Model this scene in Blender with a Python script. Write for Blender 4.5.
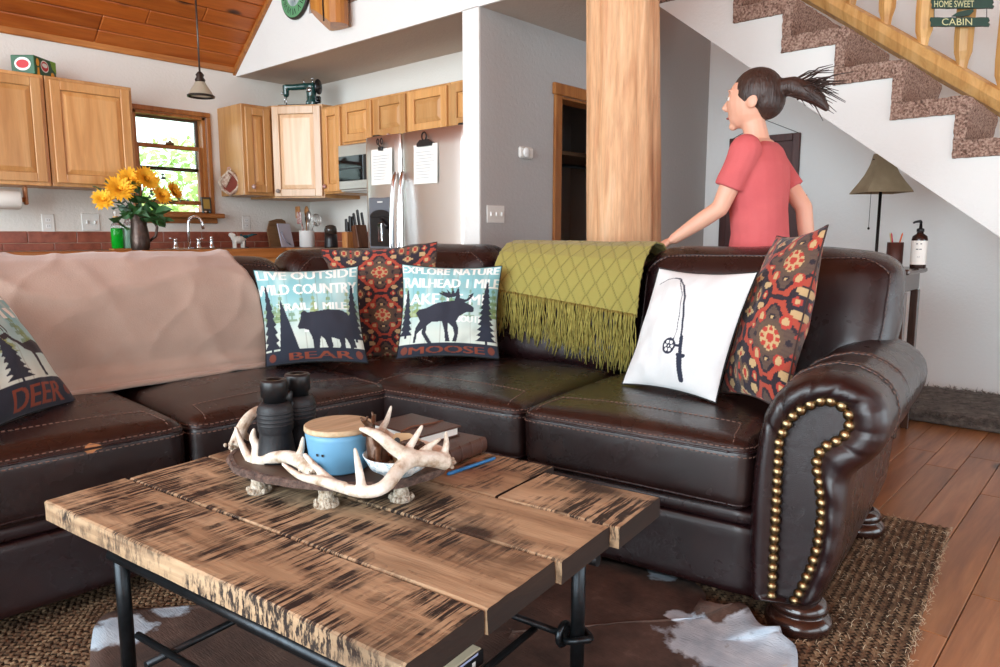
import bpy, bmesh, math, random
import numpy as np
from mathutils import Vector, Matrix, Euler, noise

for o in list(bpy.data.objects): bpy.data.objects.remove(o, do_unlink=True)
scn = bpy.context.scene
COL = scn.collection
random.seed(7)
pi = math.pi
def rad(a): return math.radians(a)

# ------------------------------------------------------------------ camera
FPX, CX, CY, CAMH = 721.0, 500.0, 333.5, 1.08
TH = math.atan((CY-234)/FPX); YAW = rad(42)
FW = Vector((math.cos(YAW)*math.cos(TH), math.sin(YAW)*math.cos(TH), -math.sin(TH)))
RT = Vector((math.sin(YAW), -math.cos(YAW), 0)); UP = RT.cross(FW)
CAM = Vector((0, 0, CAMH))
cd = bpy.data.cameras.new('camera'); cam = bpy.data.objects.new('camera', cd); COL.objects.link(cam)
cd.sensor_width = 36; cd.lens = FPX/1000*36; cd.clip_start = .02
mw = Matrix((RT, UP, -FW)).transposed().to_4x4(); mw.translation = CAM
cam.matrix_world = mw
scn.camera = cam
# ------------------------------------------------------------------ world, light, exposure
w = bpy.data.worlds.new('world'); scn.world = w; w.use_nodes = True
bg = w.node_tree.nodes['Background']; bg.inputs[0].default_value = (.86, .94, 1, 1); bg.inputs[1].default_value = 3.2
def area(name, loc, rot, sx, sy, power, col):
    l = bpy.data.lights.new(name, 'AREA'); l.shape = 'RECTANGLE'; l.size = sx; l.size_y = sy; l.energy = power; l.color = col
    o = bpy.data.objects.new(name, l); COL.objects.link(o); o.location = loc; o.rotation_euler = rot; return o
area('daylight_big_window', (-4.25, 1.3, 2.1), (0, rad(-90), 0), 3.6, 6.8, 640, (.76, .915, 1.0))
area('side_fill_light', (.4, -3.14, 1.55), (rad(90), 0, 0), 3.4, 2.0, 30, (.84, .93, 1.0))  # added fill for faces turned towards -Y, no known window there
area('stair_side_fill_light', (3.75, -3.14, 1.2), (rad(90), 0, 0), 2.6, 2.0, 42, (.70, .89, 1.0))  # unseen source, added to brighten the stair wall and the floor before it
scn.view_settings.view_transform = 'Standard'; scn.view_settings.look = 'None'
scn.view_settings.gamma = 1; scn.view_settings.exposure = 0.0
scn.view_settings.use_curve_mapping = False

# ------------------------------------------------------------------ pixel helpers
def ray(x, y): return FW*FPX + RT*(x-CX) - UP*(y-CY)
def onz(x, y, z): d = ray(x, y); return CAM + d*((z-CAMH)/d.z)
def onx(x, y, X): d = ray(x, y); return CAM + d*(X/d.x)
def ony(x, y, Y): d = ray(x, y); return CAM + d*(Y/d.y)
FH = Vector((math.cos(YAW), math.sin(YAW), 0))
def atd(x, y, dd): d = ray(x, y); return CAM + d*(dd/d.dot(FH))
AR, AL = rad(7), rad(-2)
RX = Vector((math.cos(AR), math.sin(AR), 0)); RY = Vector((-math.sin(AR), math.cos(AR), 0))
LX = Vector((math.cos(AL), math.sin(AL), 0)); LY = Vector((-math.sin(AL), math.cos(AL), 0))
def RF(x, y, z): return RX*x + RY*y + Vector((0, 0, z))      # frame of the long sofa section and the table
def LF(x, y, z): return LX*x + LY*y + Vector((0, 0, z))      # frame of the left sofa section
def onv(x, y, V): d = ray(x, y); return CAM + d*(V/d.dot(RX))

# ------------------------------------------------------------------ objects
MW = {}
def link(o, parent=None):
    COL.objects.link(o)
    if parent: o.parent = parent
    return o
def tag(o, label=None, cat=None, group=None, kind=None):
    if label: o['label'] = label
    if cat: o['category'] = cat
    if group: o['group'] = group
    if kind: o['kind'] = kind
    return o
def thing(name, label, cat, loc=(0, 0, 0), rz=0, group=None, rot=None):
    o = bpy.data.objects.new(name, None); COL.objects.link(o); o.empty_display_size = .1
    o.location = loc; o.rotation_euler = rot if rot else (0, 0, rz)
    MW[o.name] = Matrix.Translation(Vector(loc)) @ Euler(rot if rot else (0, 0, rz)).to_matrix().to_4x4()
    return tag(o, label, cat, group)
def place(o, loc, rz=0, rot=None):
    o.location = loc; o.rotation_euler = rot if rot else (0, 0, rz)
def dup(root, loc, rz=0, label=None):
    r = root.copy(); COL.objects.link(r); r.location = loc; r.rotation_euler = (0, 0, rz)
    if label: r['label'] = label
    for ch in list(root.children):
        c = ch.copy(); COL.objects.link(c); c.parent = r
        for g in ch.children:
            d = g.copy(); COL.objects.link(d); d.parent = c
    return r

class MB:
    """collects shapes; build() links them as one mesh object"""
    def __init__(s): s.v = []; s.f = []; s.sm = []
    def add(s, v, f, smooth=False):
        n = len(s.v); s.v += [Vector(p) for p in v]; s.f += [tuple(i+n for i in q) for q in f]; s.sm += [smooth]*len(f); return s
    def box(s, lo, hi, c=0.0, m=None):
        lo = Vector(lo); hi = Vector(hi); ctr = (lo+hi)/2; h = (hi-lo)/2
        h = Vector((abs(h.x), abs(h.y), abs(h.z)))
        c = min(c, min(h)*.95)
        if c <= 0:
            v = [ctr+Vector((x*h.x, y*h.y, z*h.z)) for x in (-1, 1) for y in (-1, 1) for z in (-1, 1)]
            f = [(0, 1, 3, 2), (4, 6, 7, 5), (0, 4, 5, 1), (2, 3, 7, 6), (0, 2, 6, 4), (1, 5, 7, 3)]
        else:
            bm = bmesh.new(); bmesh.ops.create_cube(bm, size=1)
            for q in bm.verts: q.co = ctr+Vector((q.co.x*2*h.x, q.co.y*2*h.y, q.co.z*2*h.z))
            bmesh.ops.bevel(bm, geom=bm.edges[:], offset=c, segments=1, affect='EDGES')
            bm.verts.ensure_lookup_table(); bm.verts.index_update()
            v = [q.co.copy() for q in bm.verts]; f = [tuple(q.index for q in fc.verts) for fc in bm.faces]; bm.free()
        if m is not None: v = [m @ p for p in v]
        return s.add(v, f)
    def tube(s, pts, rads, n=10, cap=True, smooth=True, closed=False):
        pts = [Vector(p) for p in pts]
        if not hasattr(rads, '__len__'): rads = [rads]*len(pts)
        v = []; prev = None; L = len(pts)
        for i, p in enumerate(pts):
            if closed: t = pts[(i+1) % L]-pts[i-1]
            else: t = pts[min(i+1, L-1)]-pts[max(i-1, 0)]
            if t.length < 1e-9: t = Vector((0, 0, 1))
            t.normalize()
            if prev is None:
                a = Vector((0, 0, 1)) if abs(t.z) < .9 else Vector((1, 0, 0))
                nrm = t.cross(a).normalized()
            else:
                nrm = (prev-t*prev.dot(t))
                nrm = nrm.normalized() if nrm.length > 1e-6 else t.orthogonal().normalized()
            prev = nrm; b = t.cross(nrm)
            for k in range(n):
                a = 2*pi*k/n; v.append(p+(nrm*math.cos(a)+b*math.sin(a))*rads[i])
        f = []
        for i in range(L if closed else L-1):
            j = (i+1) % L
            for k in range(n):
                q = (k+1) % n; f.append((i*n+k, i*n+q, j*n+q, j*n+k))
        s.add(v, f, smooth)
        if cap and not closed:
            n0 = len(s.v)-len(v)
            s.f += [tuple(n0+k for k in reversed(range(n))), tuple(n0+(L-1)*n+k for k in range(n))]; s.sm += [False, False]
        return s
    def lathe(s, prof, n=24, m=None, smooth=True, cap=True):
        v = []; f = []
        for r, z in prof:
            for k in range(n): v.append(Vector((r*math.cos(2*pi*k/n), r*math.sin(2*pi*k/n), z)))
        for i in range(len(prof)-1):
            for k in range(n): q = (k+1) % n; f.append((i*n+k, i*n+q, (i+1)*n+q, (i+1)*n+k))
        if m is not None: v = [m @ p for p in v]
        s.add(v, f, smooth)
        if cap:
            n0 = len(s.v)-len(v)
            if prof[0][0] > 1e-4: s.f.append(tuple(n0+k for k in reversed(range(n)))); s.sm.append(False)
            if prof[-1][0] > 1e-4: s.f.append(tuple(n0+(len(prof)-1)*n+k for k in range(n))); s.sm.append(False)
        return s
    def sphere(s, c, r, n=12, m=10, sc=(1, 1, 1), mat=None):
        c = Vector(c); prof = [(r*math.sin(pi*i/m), -r*math.cos(pi*i/m)) for i in range(m+1)]
        M4 = Matrix.Translation(c) @ (mat.to_4x4() if mat is not None else Matrix.Identity(4)) @ Matrix.Diagonal((*sc, 1))
        return s.lathe(prof, n, M4, True, False)
    def prism(s, pts2, fn, d0, d1, smooth=False):
        """polygon pts2 mapped by fn(a,b,d), extruded d0..d1"""
        n = len(pts2); v = [fn(a, b, d0) for a, b in pts2]+[fn(a, b, d1) for a, b in pts2]
        s.add(v, [(i, (i+1) % n, n+(i+1) % n, n+i) for i in range(n)], smooth)
        s.add(v, [tuple(reversed(range(n))), tuple(range(n, 2*n))], False)
        return s
    def build(s, name, mat, parent=None, world=False, fix=True):
        me = bpy.data.meshes.new(name); vs = s.v
        if parent is not None and world:
            inv = MW[parent.name].inverted(); vs = [inv @ p for p in vs]
        me.from_pydata([tuple(p) for p in vs], [], s.f)
        me.polygons.foreach_set('use_smooth', s.sm)
        if fix:
            bm = bmesh.new(); bm.from_mesh(me); bmesh.ops.recalc_face_normals(bm, faces=bm.faces[:]); bm.to_mesh(me); bm.free()
        if mat: me.materials.append(mat)
        o = bpy.data.objects.new(name, me); link(o, parent); return o

def grid_obj(name, P, mat, parent=None, world=True, cols=None, smooth=True, wrap=False):
    """P[i][j] vectors -> grid mesh, optional colours array (ni,nj,3)"""
    ni, nj = len(P), len(P[0]); vs = [p for r in P for p in r]
    if parent is not None and world:
        inv = MW[parent.name].inverted(); vs = [inv @ p for p in vs]
    f = [(i*nj+j, (i+1)*nj+j, (i+1)*nj+j+1, i*nj+j+1) for i in range(ni-1) for j in range(nj-1)]
    me = bpy.data.meshes.new(name); me.from_pydata([tuple(p) for p in vs], [], f)
    me.polygons.foreach_set('use_smooth', [smooth]*len(f))
    if cols is not None:
        at = me.color_attributes.new('print', 'FLOAT_COLOR', 'POINT')
        a = np.ones((ni*nj, 4), dtype=np.float32); a[:, :3] = cols.reshape(-1, 3); at.data.foreach_set('color', a.ravel())
    if mat: me.materials.append(mat)
    o = bpy.data.objects.new(name, me); link(o, parent); return o

def nz(p, s=1.0, seed=0): return noise.noise(Vector((p[0]*s+seed*7.3, p[1]*s-seed*3.1, p[2]*s+seed*1.7)))

def soft_box(fn, sx, sy, sz, r, n=14, puff=(0, 0, 0), wr=.0, ws=6, seed=0, pull=.0):
    """rounded, padded block; fn maps local (x,y,z) centred coords to space. returns MB"""
    bm = bmesh.new(); bmesh.ops.create_cube(bm, size=2)
    bmesh.ops.subdivide_edges(bm, edges=bm.edges[:], cuts=n, use_grid_fill=True)
    h = Vector((sx/2, sy/2, sz/2)); r = min(r, min(h)*.98)
    mb = MB(); bm.verts.ensure_lookup_table(); bm.verts.index_update(); vs = []
    for q in bm.verts:
        c = q.co
        # concentrate vertices towards the rounded borders
        w_ = [math.copysign(1-(1-abs(k))**1.35, k) for k in c]
        p = Vector((w_[0]*h.x, w_[1]*h.y, w_[2]*h.z))
        inner = Vector([max(-h[i]+r, min(h[i]-r, p[i])) for i in range(3)])
        d = p-inner
        if d.length > 1e-9: p = inner+d.normalized()*r*min(1, d.length/r if d.length < r else 1)
        u, v, t = p.x/h.x, p.y/h.y, p.z/h.z
        bx, by, bz = max(0, 1-u*u), max(0, 1-v*v), max(0, 1-t*t)
        if puff[2]: p.z += puff[2]*math.sqrt(bx*by)*t
        if puff[0]: p.x += puff[0]*math.sqrt(by*bz)*u
        if puff[1]: p.y += puff[1]*math.sqrt(bx*bz)*v
        if wr:
            k = nz(p, ws, seed)+.5*nz(p, ws*2.3, seed+5)
            p += p.normalized()*wr*k
        vs.append(fn(p.x, p.y, p.z))
    mb.add(vs, [tuple(q.index for q in f.verts) for f in bm.faces], True); bm.free()
    return mb

def remesh(mb, name, mat, parent=None, voxel=.006, smooth=4, world=False):
    """join overlapping shapes into one continuous surface"""
    me = bpy.data.meshes.new(name); me.from_pydata([tuple(p) for p in mb.v], [], mb.f)
    t = bpy.data.objects.new('tmp', me); COL.objects.link(t)
    bm = bmesh.new(); bm.from_mesh(me); bmesh.ops.recalc_face_normals(bm, faces=bm.faces[:]); bm.to_mesh(me); bm.free()
    m = t.modifiers.new('r', 'REMESH'); m.mode = 'VOXEL'; m.voxel_size = voxel; m.use_smooth_shade = True
    if smooth: q = t.modifiers.new('s', 'SMOOTH'); q.iterations = smooth; q.factor = .5
    dg = bpy.context.evaluated_depsgraph_get(); me2 = bpy.data.meshes.new_from_object(t.evaluated_get(dg))
    bpy.data.objects.remove(t, do_unlink=True)
    me2.name = name
    if parent is not None and world: me2.transform(MW[parent.name].inverted())
    me2.materials.clear()
    if mat: me2.materials.append(mat)
    me2.polygons.foreach_set('use_smooth', [True]*len(me2.polygons))
    o = bpy.data.objects.new(name, me2); link(o, parent); return o

_tc = {}
def text_tris(s, font=None):
    """triangles of a text in its own plane, height ~1"""
    c = bpy.data.curves.new('t', 'FONT'); c.body = s; c.size = 1; c.resolution_u = 3; c.fill_mode = 'FRONT'; c.offset = 0
    t = bpy.data.objects.new('tmp', c); COL.objects.link(t)
    dg = bpy.context.evaluated_depsgraph_get(); dg.update(); me = bpy.data.meshes.new_from_object(t.evaluated_get(dg))
    me.calc_loop_triangles(); V = np.array([v.co[:2] for v in me.vertices]) if len(me.vertices) else np.zeros((0, 2))
    T = [tuple(l.vertices) for l in me.loop_triangles]
    bpy.data.objects.remove(t, do_unlink=True)
    if len(V):
        V = V-V.min(0); V = V/V[:, 1].max()
    return V, T
def text_obj(name, s, fn, x0, x1, y0, y1, mat, parent, world=False, depth=.0008):
    """flat lettering stretched to the box, fn(a,b,d) -> point"""
    V, T = text_tris(s); wd = V[:, 0].max(); mb = MB()
    mb.add([fn(x0+(x1-x0)*a/wd, y0+(y1-y0)*b, depth) for a, b in V], T)
    return mb.build(name, mat, parent, world, fix=False)

# ------------------------------------------------------------------ colours and print rasters
def S(r, g, b):
    f = lambda c: ((c/255+.055)/1.055)**2.4 if c/255 > .04045 else c/255/12.92
    return (f(r), f(g), f(b))
class Img:
    def __init__(s, n, m, col):
        s.n, s.m = n, m; s.a = np.zeros((n, m, 3)); s.a[:] = S(*col)
        s.X, s.Y = np.meshgrid(np.linspace(0, 1, n), np.linspace(0, 1, m), indexing='ij')
    def put(s, mask, col): s.a[mask] = S(*col)
    def mix(s, w, col): s.a = s.a*(1-w[..., None])+np.array(S(*col))*w[..., None]
    def poly(s, pts, col):
        m = np.zeros(s.X.shape, bool); n = len(pts)
        for i in range(n):
            x0, y0 = pts[i]; x1, y1 = pts[(i+1) % n]
            if y0 == y1: continue
            c = ((s.Y >= min(y0, y1)) & (s.Y < max(y0, y1)))
            m ^= c & (s.X < x0+(s.Y-y0)*(x1-x0)/(y1-y0))
        s.put(m, col)
    def text(s, t, x0, x1, y0, y1, col, bold=True):
        V, T = text_tris(t); V = V.copy(); V[:, 0] = x0+(x1-x0)*V[:, 0]/V[:, 0].max(); V[:, 1] = y0+(y1-y0)*V[:, 1]
        m = np.zeros(s.X.shape, bool)
        for a, b, c in T:
            A, B, C = V[a], V[b], V[c]
            d = lambda P, Q: (s.X-P[0])*(Q[1]-P[1])-(s.Y-P[1])*(Q[0]-P[0])
            e0, e1, e2 = d(A, B), d(B, C), d(C, A)
            m |= ((e0 >= 0) & (e1 >= 0) & (e2 >= 0)) | ((e0 <= 0) & (e1 <= 0) & (e2 <= 0))
        if bold: m = m | np.roll(m, 1, 0) | np.roll(m, -1, 0)
        s.put(m, col)
    def noise2(s, fx, fy, seed=0):
        rs = np.random.RandomState(seed); g = rs.rand(int(fx)+3, int(fy)+3)
        x = s.X*fx; y = s.Y*fy; i = x.astype(int); j = y.astype(int); u = x-i; v = y-j
        u = u*u*(3-2*u); v = v*v*(3-2*v)
        return (g[i, j]*(1-u)+g[i+1, j]*u)*(1-v)+(g[i, j+1]*(1-u)+g[i+1, j+1]*u)*v

# ------------------------------------------------------------------ materials
class NT:
    def __init__(s, name):
        s.m = bpy.data.materials.new(name); s.m.use_nodes = True; s.t = s.m.node_tree; s.b = s.t.nodes['Principled BSDF']
    def n(s, typ, **kw):
        q = s.t.nodes.new(typ)
        for k, v in kw.items(): setattr(q, k, v)
        return q
    def l(s, a, b): s.t.links.new(a, b)
    def coord(s, scale=(1, 1, 1), rot=(0, 0, 0), rnd=False, src='Object'):
        tc = s.n('ShaderNodeTexCoord'); mp = s.n('ShaderNodeMapping'); mp.inputs['Scale'].default_value = scale; mp.inputs['Rotation'].default_value = rot
        out = tc.outputs[src]
        if rnd:
            oi = s.n('ShaderNodeObjectInfo'); mu = s.n('ShaderNodeVectorMath', operation='SCALE'); mu.inputs[0].default_value = (13.7, 9.1, 5.3)
            s.l(oi.outputs['Random'], mu.inputs['Scale']); ad = s.n('ShaderNodeVectorMath', operation='ADD')
            s.l(out, ad.inputs[0]); s.l(mu.outputs[0], ad.inputs[1]); out = ad.outputs[0]
        s.l(out, mp.inputs['Vector']); return mp.outputs[0]
    def noise(s, vec, scale, detail=4, rough=.5, dist=0):
        q = s.n('ShaderNodeTexNoise'); q.inputs['Scale'].default_value = scale; q.inputs['Detail'].default_value = detail
        q.inputs['Roughness'].default_value = rough; q.inputs['Distortion'].default_value = dist
        s.l(vec, q.inputs['Vector']); return q.outputs['Fac']
    def ramp(s, fac, stops, interp='LINEAR'):
        q = s.n('ShaderNodeValToRGB'); q.color_ramp.interpolation = interp; e = q.color_ramp.elements
        while len(e) < len(stops): e.new(.5)
        for i, (p, c) in enumerate(stops): e[i].position = p; e[i].color = (*c, 1) if hasattr(c, '__len__') else (c, c, c, 1)
        s.l(fac, q.inputs[0]); return q.outputs[0]
    def mix(s, fac, a, b, mode='MIX'):
        q = s.n('ShaderNodeMix', data_type='RGBA', blend_type=mode)
        for i, v in ((0, fac), (6, a), (7, b)):
            if hasattr(v, 'links'): s.l(v, q.inputs[i])
            elif i == 0: q.inputs[0].default_value = v
            else: q.inputs[i].default_value = (*v, 1)
        return q.outputs[2]
    def math(s, op, a, b=0.0):
        q = s.n('ShaderNodeMath', operation=op)
        for i, v in ((0, a), (1, b)):
            if hasattr(v, 'links'): s.l(v, q.inputs[i])
            else: q.inputs[i].default_value = v
        return q.outputs[0]
    def bump(s, h, strength=.3, dist=.01):
        q = s.n('ShaderNodeBump'); q.inputs['Strength'].default_value = strength; q.inputs['Distance'].default_value = dist
        s.l(h, q.inputs['Height']); s.l(q.outputs[0], s.b.inputs['Normal'])
    def set(s, **kw):
        for k, v in kw.items():
            i = s.b.inputs[k.replace('_', ' ')]
            if hasattr(v, 'links'): s.l(v, i)
            else: i.default_value = (*v, 1) if hasattr(v, '__len__') and len(v) == 3 else v
        return s
def mat(name, col, rough=.5, metal=0, var=None, bump=None, **kw):
    q = NT(name); q.set(Base_Color=S(*col), Roughness=rough, Metallic=metal, **kw)
    if var:
        c2, sc = var[0], var[1]; v = q.coord(var[2] if len(var) > 2 else (1, 1, 1))
        q.set(Base_Color=q.ramp(q.noise(v, sc, 5, .6), [(.3, S(*col)), (.7, S(*c2))]))
    if bump:
        v = q.coord(bump[2] if len(bump) > 2 else (1, 1, 1)); q.bump(q.noise(v, bump[0], 3), bump[1], .01)
    return q.m
def emis(name, col, st):
    q = NT(name); q.set(Base_Color=S(*col), Emission_Color=S(*col), Emission_Strength=st); return q.m

def wood(name, c1, c2, cd, axis='x', scale=1.0, rough=.45, knots=0.0, knot_scale=2.2, bump=.12, contrast=.5, coat=0):
    q = NT(name); k = .09
    sc = {'x': (k, 1, 1), 'y': (1, k, 1), 'z': (1, 1, k)}[axis]
    v = q.coord(tuple(a*scale for a in sc), rnd=True)
    n1 = q.noise(v, 9, 4, .55, 1.2); n2 = q.noise(v, 60, 3, .6, .4)
    base = q.ramp(n1, [(.28, S(*cd)), (.5, S(*c1)), (.72, S(*c2))])
    fine = q.ramp(n2, [(.35, 1-contrast*.5), (.65, 1.0)])
    col = q.mix(1.0, base, fine, 'MULTIPLY')
    oi = q.n('ShaderNodeObjectInfo'); tone = q.ramp(oi.outputs['Random'], [(0, .78), (1, 1.08)])
    col = q.mix(1.0, col, tone, 'MULTIPLY')
    if knots:
        ks = {'x': (.45, 1, 1), 'y': (1, .45, 1), 'z': (1, 1, .45)}[axis]
        kv = q.coord(tuple(a*scale for a in ks), rnd=True)
        vo = q.n('ShaderNodeTexVoronoi'); vo.inputs['Scale'].default_value = knot_scale; vo.inputs['Randomness'].default_value = 1
        q.l(kv, vo.inputs['Vector'])
        km = q.ramp(vo.outputs['Distance'], [(0, 1), (knots*.5, .85), (knots, 0)])
        col = q.mix(km, col, S(cd[0]*.35, cd[1]*.33, cd[2]*.33))
    q.set(Base_Color=col, Roughness=rough)
    if coat: q.set(Coat_Weight=coat, Coat_Roughness=.2)
    if bump: q.bump(n2, bump, .004)
    return q.m

# the surfaces
def leather(name, c1, c2, cw, rough=.33):
    q = NT(name); v = q.coord()
    big = q.noise(v, 3.5, 5, .6); worn = q.noise(v, 6, 4, .62, .3)
    col = q.ramp(big, [(.3, S(*c1)), (.7, S(*c2))])
    wm = q.ramp(worn, [(.58, 0), (.80, .5)])
    col = q.mix(wm, col, S(*cw))
    vo = q.n('ShaderNodeTexVoronoi', feature='DISTANCE_TO_EDGE'); vo.inputs['Scale'].default_value = 260; q.l(v, vo.inputs['Vector'])
    cr = q.ramp(vo.outputs['Distance'], [(0, 0), (.12, 1)])
    wrk = q.noise(v, 10, 2, .5, .2)
    h = q.math('ADD', q.math('MULTIPLY', cr, .07), q.math('MULTIPLY', wrk, .32))
    q.set(Base_Color=col, Roughness=q.ramp(worn, [(.3, rough-.02), (.8, rough+.08)]), Specular_IOR_Level=.5, Coat_Weight=.22, Coat_Roughness=.3)
    q.bump(h, .35, .012); return q.m
LEATHER = leather('oxblood_leather', (24, 10, 12), (35, 16, 18), (52, 28, 25), .26)
LEATHER_SEAT = leather('worn_seat_leather', (24, 12, 12), (37, 20, 18), (74, 45, 35), .24)
STITCH = mat('stitch_thread', (120, 92, 80), .8)
BRASS = mat('antique_brass', (166, 142, 104), .34, 1.0, var=((104, 86, 62), 60))
FOOTWOOD = mat('dark_foot_wood', (44, 25, 20), .22, Coat_Weight=.5)
def wallmat(name, col):
    q = NT(name); v = q.coord(); n = q.noise(v, 55, 3, .6); q.set(Base_Color=S(*col), Roughness=.85)
    q.bump(n, .25, .01); return q.m
WALL = wallmat('warm_white_plaster', (226, 222, 214)); WALLW = wallmat('white_plaster', (226, 226, 222)); WALLE = wallmat('lightened_white_plaster', (248, 248, 246))  # WALLE: white plaster lightened in place of daylight the east wall lacks
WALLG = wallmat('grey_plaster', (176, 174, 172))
SOFFIT = wallmat('taupe_soffit_plaster', (196, 184, 172))
CAB = wood('maple_cabinet_wood', (214, 158, 96), (224, 172, 112), (196, 136, 76), 'z', 1.0, .38, bump=.03, contrast=.22)
CABX = wood('maple_rail_wood', (212, 154, 92), (224, 172, 112), (194, 134, 74), 'x', 1.0, .38, bump=.03, contrast=.22)
CABY = wood('maple_rail_wood_cross', (212, 154, 92), (224, 172, 112), (194, 134, 74), 'y', 1.0, .38, bump=.03, contrast=.22)
TRIM = wood('honey_trim_wood', (178, 112, 54), (196, 130, 68), (150, 86, 36), 'x', 1.5, .4, bump=.04, contrast=.3)
TRIMZ = wood('honey_casing_wood', (178, 112, 54), (196, 130, 68), (150, 86, 36), 'z', 1.5, .4, bump=.04, contrast=.3)
CEILB = wood('pine_ceiling_board', (178, 92, 30), (192, 108, 42), (154, 72, 20), 'x', 1.2, .42, knots=.10, knot_scale=2.6, bump=.05, contrast=.3)
FLOORP = wood('alder_floor_plank', (172, 114, 70), (196, 138, 90), (132, 82, 50), 'x', 1.0, .30, knots=.15, knot_scale=4.0, bump=.05, contrast=.3)
LOG = wood('peeled_log', (216, 168, 124), (230, 188, 148), (192, 136, 94), 'z', 1.5, .65, knots=.045, knot_scale=7, bump=.4, contrast=.4)
LOGR = wood('peeled_rail_log', (222, 172, 104), (236, 190, 126), (190, 132, 70), 'z', 1.3, .45, knots=.05, knot_scale=5, bump=.08, contrast=.2)
LOGO = wood('oiled_log', (206, 136, 60), (222, 156, 78), (176, 104, 40), 'z', 1.0, .4, knots=.05, knot_scale=5, bump=.1, contrast=.25)
STEEL = mat('brushed_steel', (214, 212, 208), .36, 1.0, bump=(30, .03, (1, 1, 40)))
STEELD = mat('dark_steel', (70, 72, 76), .35, .9)
CHROME = mat('chrome', (225, 228, 232), .08, 1.0)
IRON = mat('blackened_iron_pipe', (58, 62, 66), .36, .85, var=((40, 42, 44), 30))
BLACK = mat('black_plastic', (20, 20, 22), .4); BLACKR = mat('black_rubber', (24, 26, 30), .55, bump=(220, .15))
GLASSBLK = mat('black_glass', (10, 12, 14), .05)
WHITE = mat('white_enamel', (235, 235, 232), .35); WHITEP = mat('white_plastic', (228, 226, 220), .4)
PAPER = mat('paper', (240, 238, 230), .9)
CARPET = NT('brown_carpet'); _v = CARPET.coord(); _n = CARPET.noise(_v, 95, 2, .6)
CARPET.set(Base_Color=CARPET.ramp(_n, [(.32, S(96, 70, 58)), (.5, S(160, 128, 112)), (.66, S(196, 168, 150))]), Roughness=.95); CARPET.bump(_n, 1.0, .02); CARPET = CARPET.m
TILE = NT('terracotta_tile'); _v = TILE.coord(rnd=True); TILE.set(Base_Color=TILE.ramp(TILE.noise(_v, 18, 4, .6), [(.3, S(126, 66, 50)), (.7, S(164, 92, 70))]), Roughness=.4)
TILE.bump(TILE.noise(_v, 40, 3), .15, .005); TILE = TILE.m
GROUT = mat('grout', (190, 160, 140), .9)
def glass(name, col=(235, 245, 240), tr=.92):
    q = NT(name); q.set(Base_Color=S(*col), Roughness=.02, Transmission_Weight=1.0, IOR=1.05, Alpha=1); return q.m
PANE = glass('window_glass')
def printmat(name, rough=.9, bump=(420, .25)):
    q = NT(name); a = q.n('ShaderNodeAttribute'); a.attribute_name = 'print'; q.set(Base_Color=a.outputs['Color'], Roughness=rough, Sheen_Weight=.15)
    v = q.coord(); q.bump(q.noise(v, bump[0], 2), bump[1], .004); return q.m
PRINT = printmat('printed_canvas'); KILIM = printmat('woven_kilim', .95, (300, .5))
# ================================================================== STRUCTURE
YW, XH, XK, XE, YG = 5.45, 2.98, 3.60, 5.70, 2.827      # window wall, header face, kitchen back wall, stair wall, grey wall
ZS, ZL = 2.30, 2.545                                     # soffit and loft floor
SL = .77                                                 # ceiling slope
RIDGE = 1.3
def czl(y): return 2.365+SL*(YW-y) if y > RIDGE else 2.365+SL*(YW-RIDGE)-SL*(RIDGE-y)
def struct(o): o['kind'] = 'structure'; return o

# floor: subfloor plus real planks where the photo shows them
fl = struct(MB().box((-4.2, -3.2, -.10), (5.8, 5.5, -.022)).build('floor', FLOORP))
random.seed(3)
pw = .132; plank_meshes = {}
for r in range(-9, 16):
    y0 = .052+r*pw; x = -2.7+random.random()*-.9
    while x < XE:
        ln = random.choice((1.05, 1.35, 1.65)); x1 = min(x+ln, XE); xs = max(x, -2.7)
        if x1-xs > .05 and x1 > .9:
            key = round(x1-xs, 2)
            if key not in plank_meshes:
                o = MB().box((0, .0012, -.02), (key-.002, pw-.0012, 0), .0022).build('floor_plank', FLOORP, fl); plank_meshes[key] = o.data
            else:
                o = bpy.data.objects.new('floor_plank', plank_meshes[key]); link(o, fl)
            o.location = (xs, y0, 0)
        x += ln
# rest of the floor: plain boards joined under rugs and sofa
mb = MB(); mb.box((-4.2, -3.2, -.02), (XE, .052-9*pw, 0)); mb.box((-4.2, .052+16*pw, -.02), (XE, 5.45, 0)); mb.box((-4.2, .052-9*pw, -.02), (.0, .052+16*pw, -.002))
mb.build('floor_boards', FLOORP, fl)

# window wall with its opening
def wallbox(name, boxes, m):
    q = MB()
    for lo, hi in boxes: q.box(lo, hi)
    return struct(q.build(name, m))
wx0, wx1, wz0, wz1 = 2.165, 2.70, 1.235, 1.955
wallbox('wall_north', [((-4.2, YW, 0), (wx0, YW+.14, 2.42)), ((wx1, YW, 0), (XK+.1, YW+.14, 2.42)), ((wx0, YW, 0), (wx1, YW+.14, wz0)), ((wx0, YW, wz1), (wx1, YW+.14, 2.42))], WALL)
wallbox('wall_kitchen', [((XK, YG+.121, 0), (XK+.1, YW, ZS))], WALL)
# pillar and grey wall with the closet doorway
dx0, dx1, dz1 = 3.70, 4.48, 1.93
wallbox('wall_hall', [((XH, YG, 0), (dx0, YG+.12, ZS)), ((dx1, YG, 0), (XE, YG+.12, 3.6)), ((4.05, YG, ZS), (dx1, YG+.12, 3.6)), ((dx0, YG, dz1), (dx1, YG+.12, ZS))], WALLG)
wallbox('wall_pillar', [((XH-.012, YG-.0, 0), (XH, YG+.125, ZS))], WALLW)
wallbox('wall_closet', [((XK+.1, 3.85, 0), (XE, 3.95, ZS)), ((5.2, YG+.12, 0), (5.3, 3.85, ZS))], WALLG)
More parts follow.
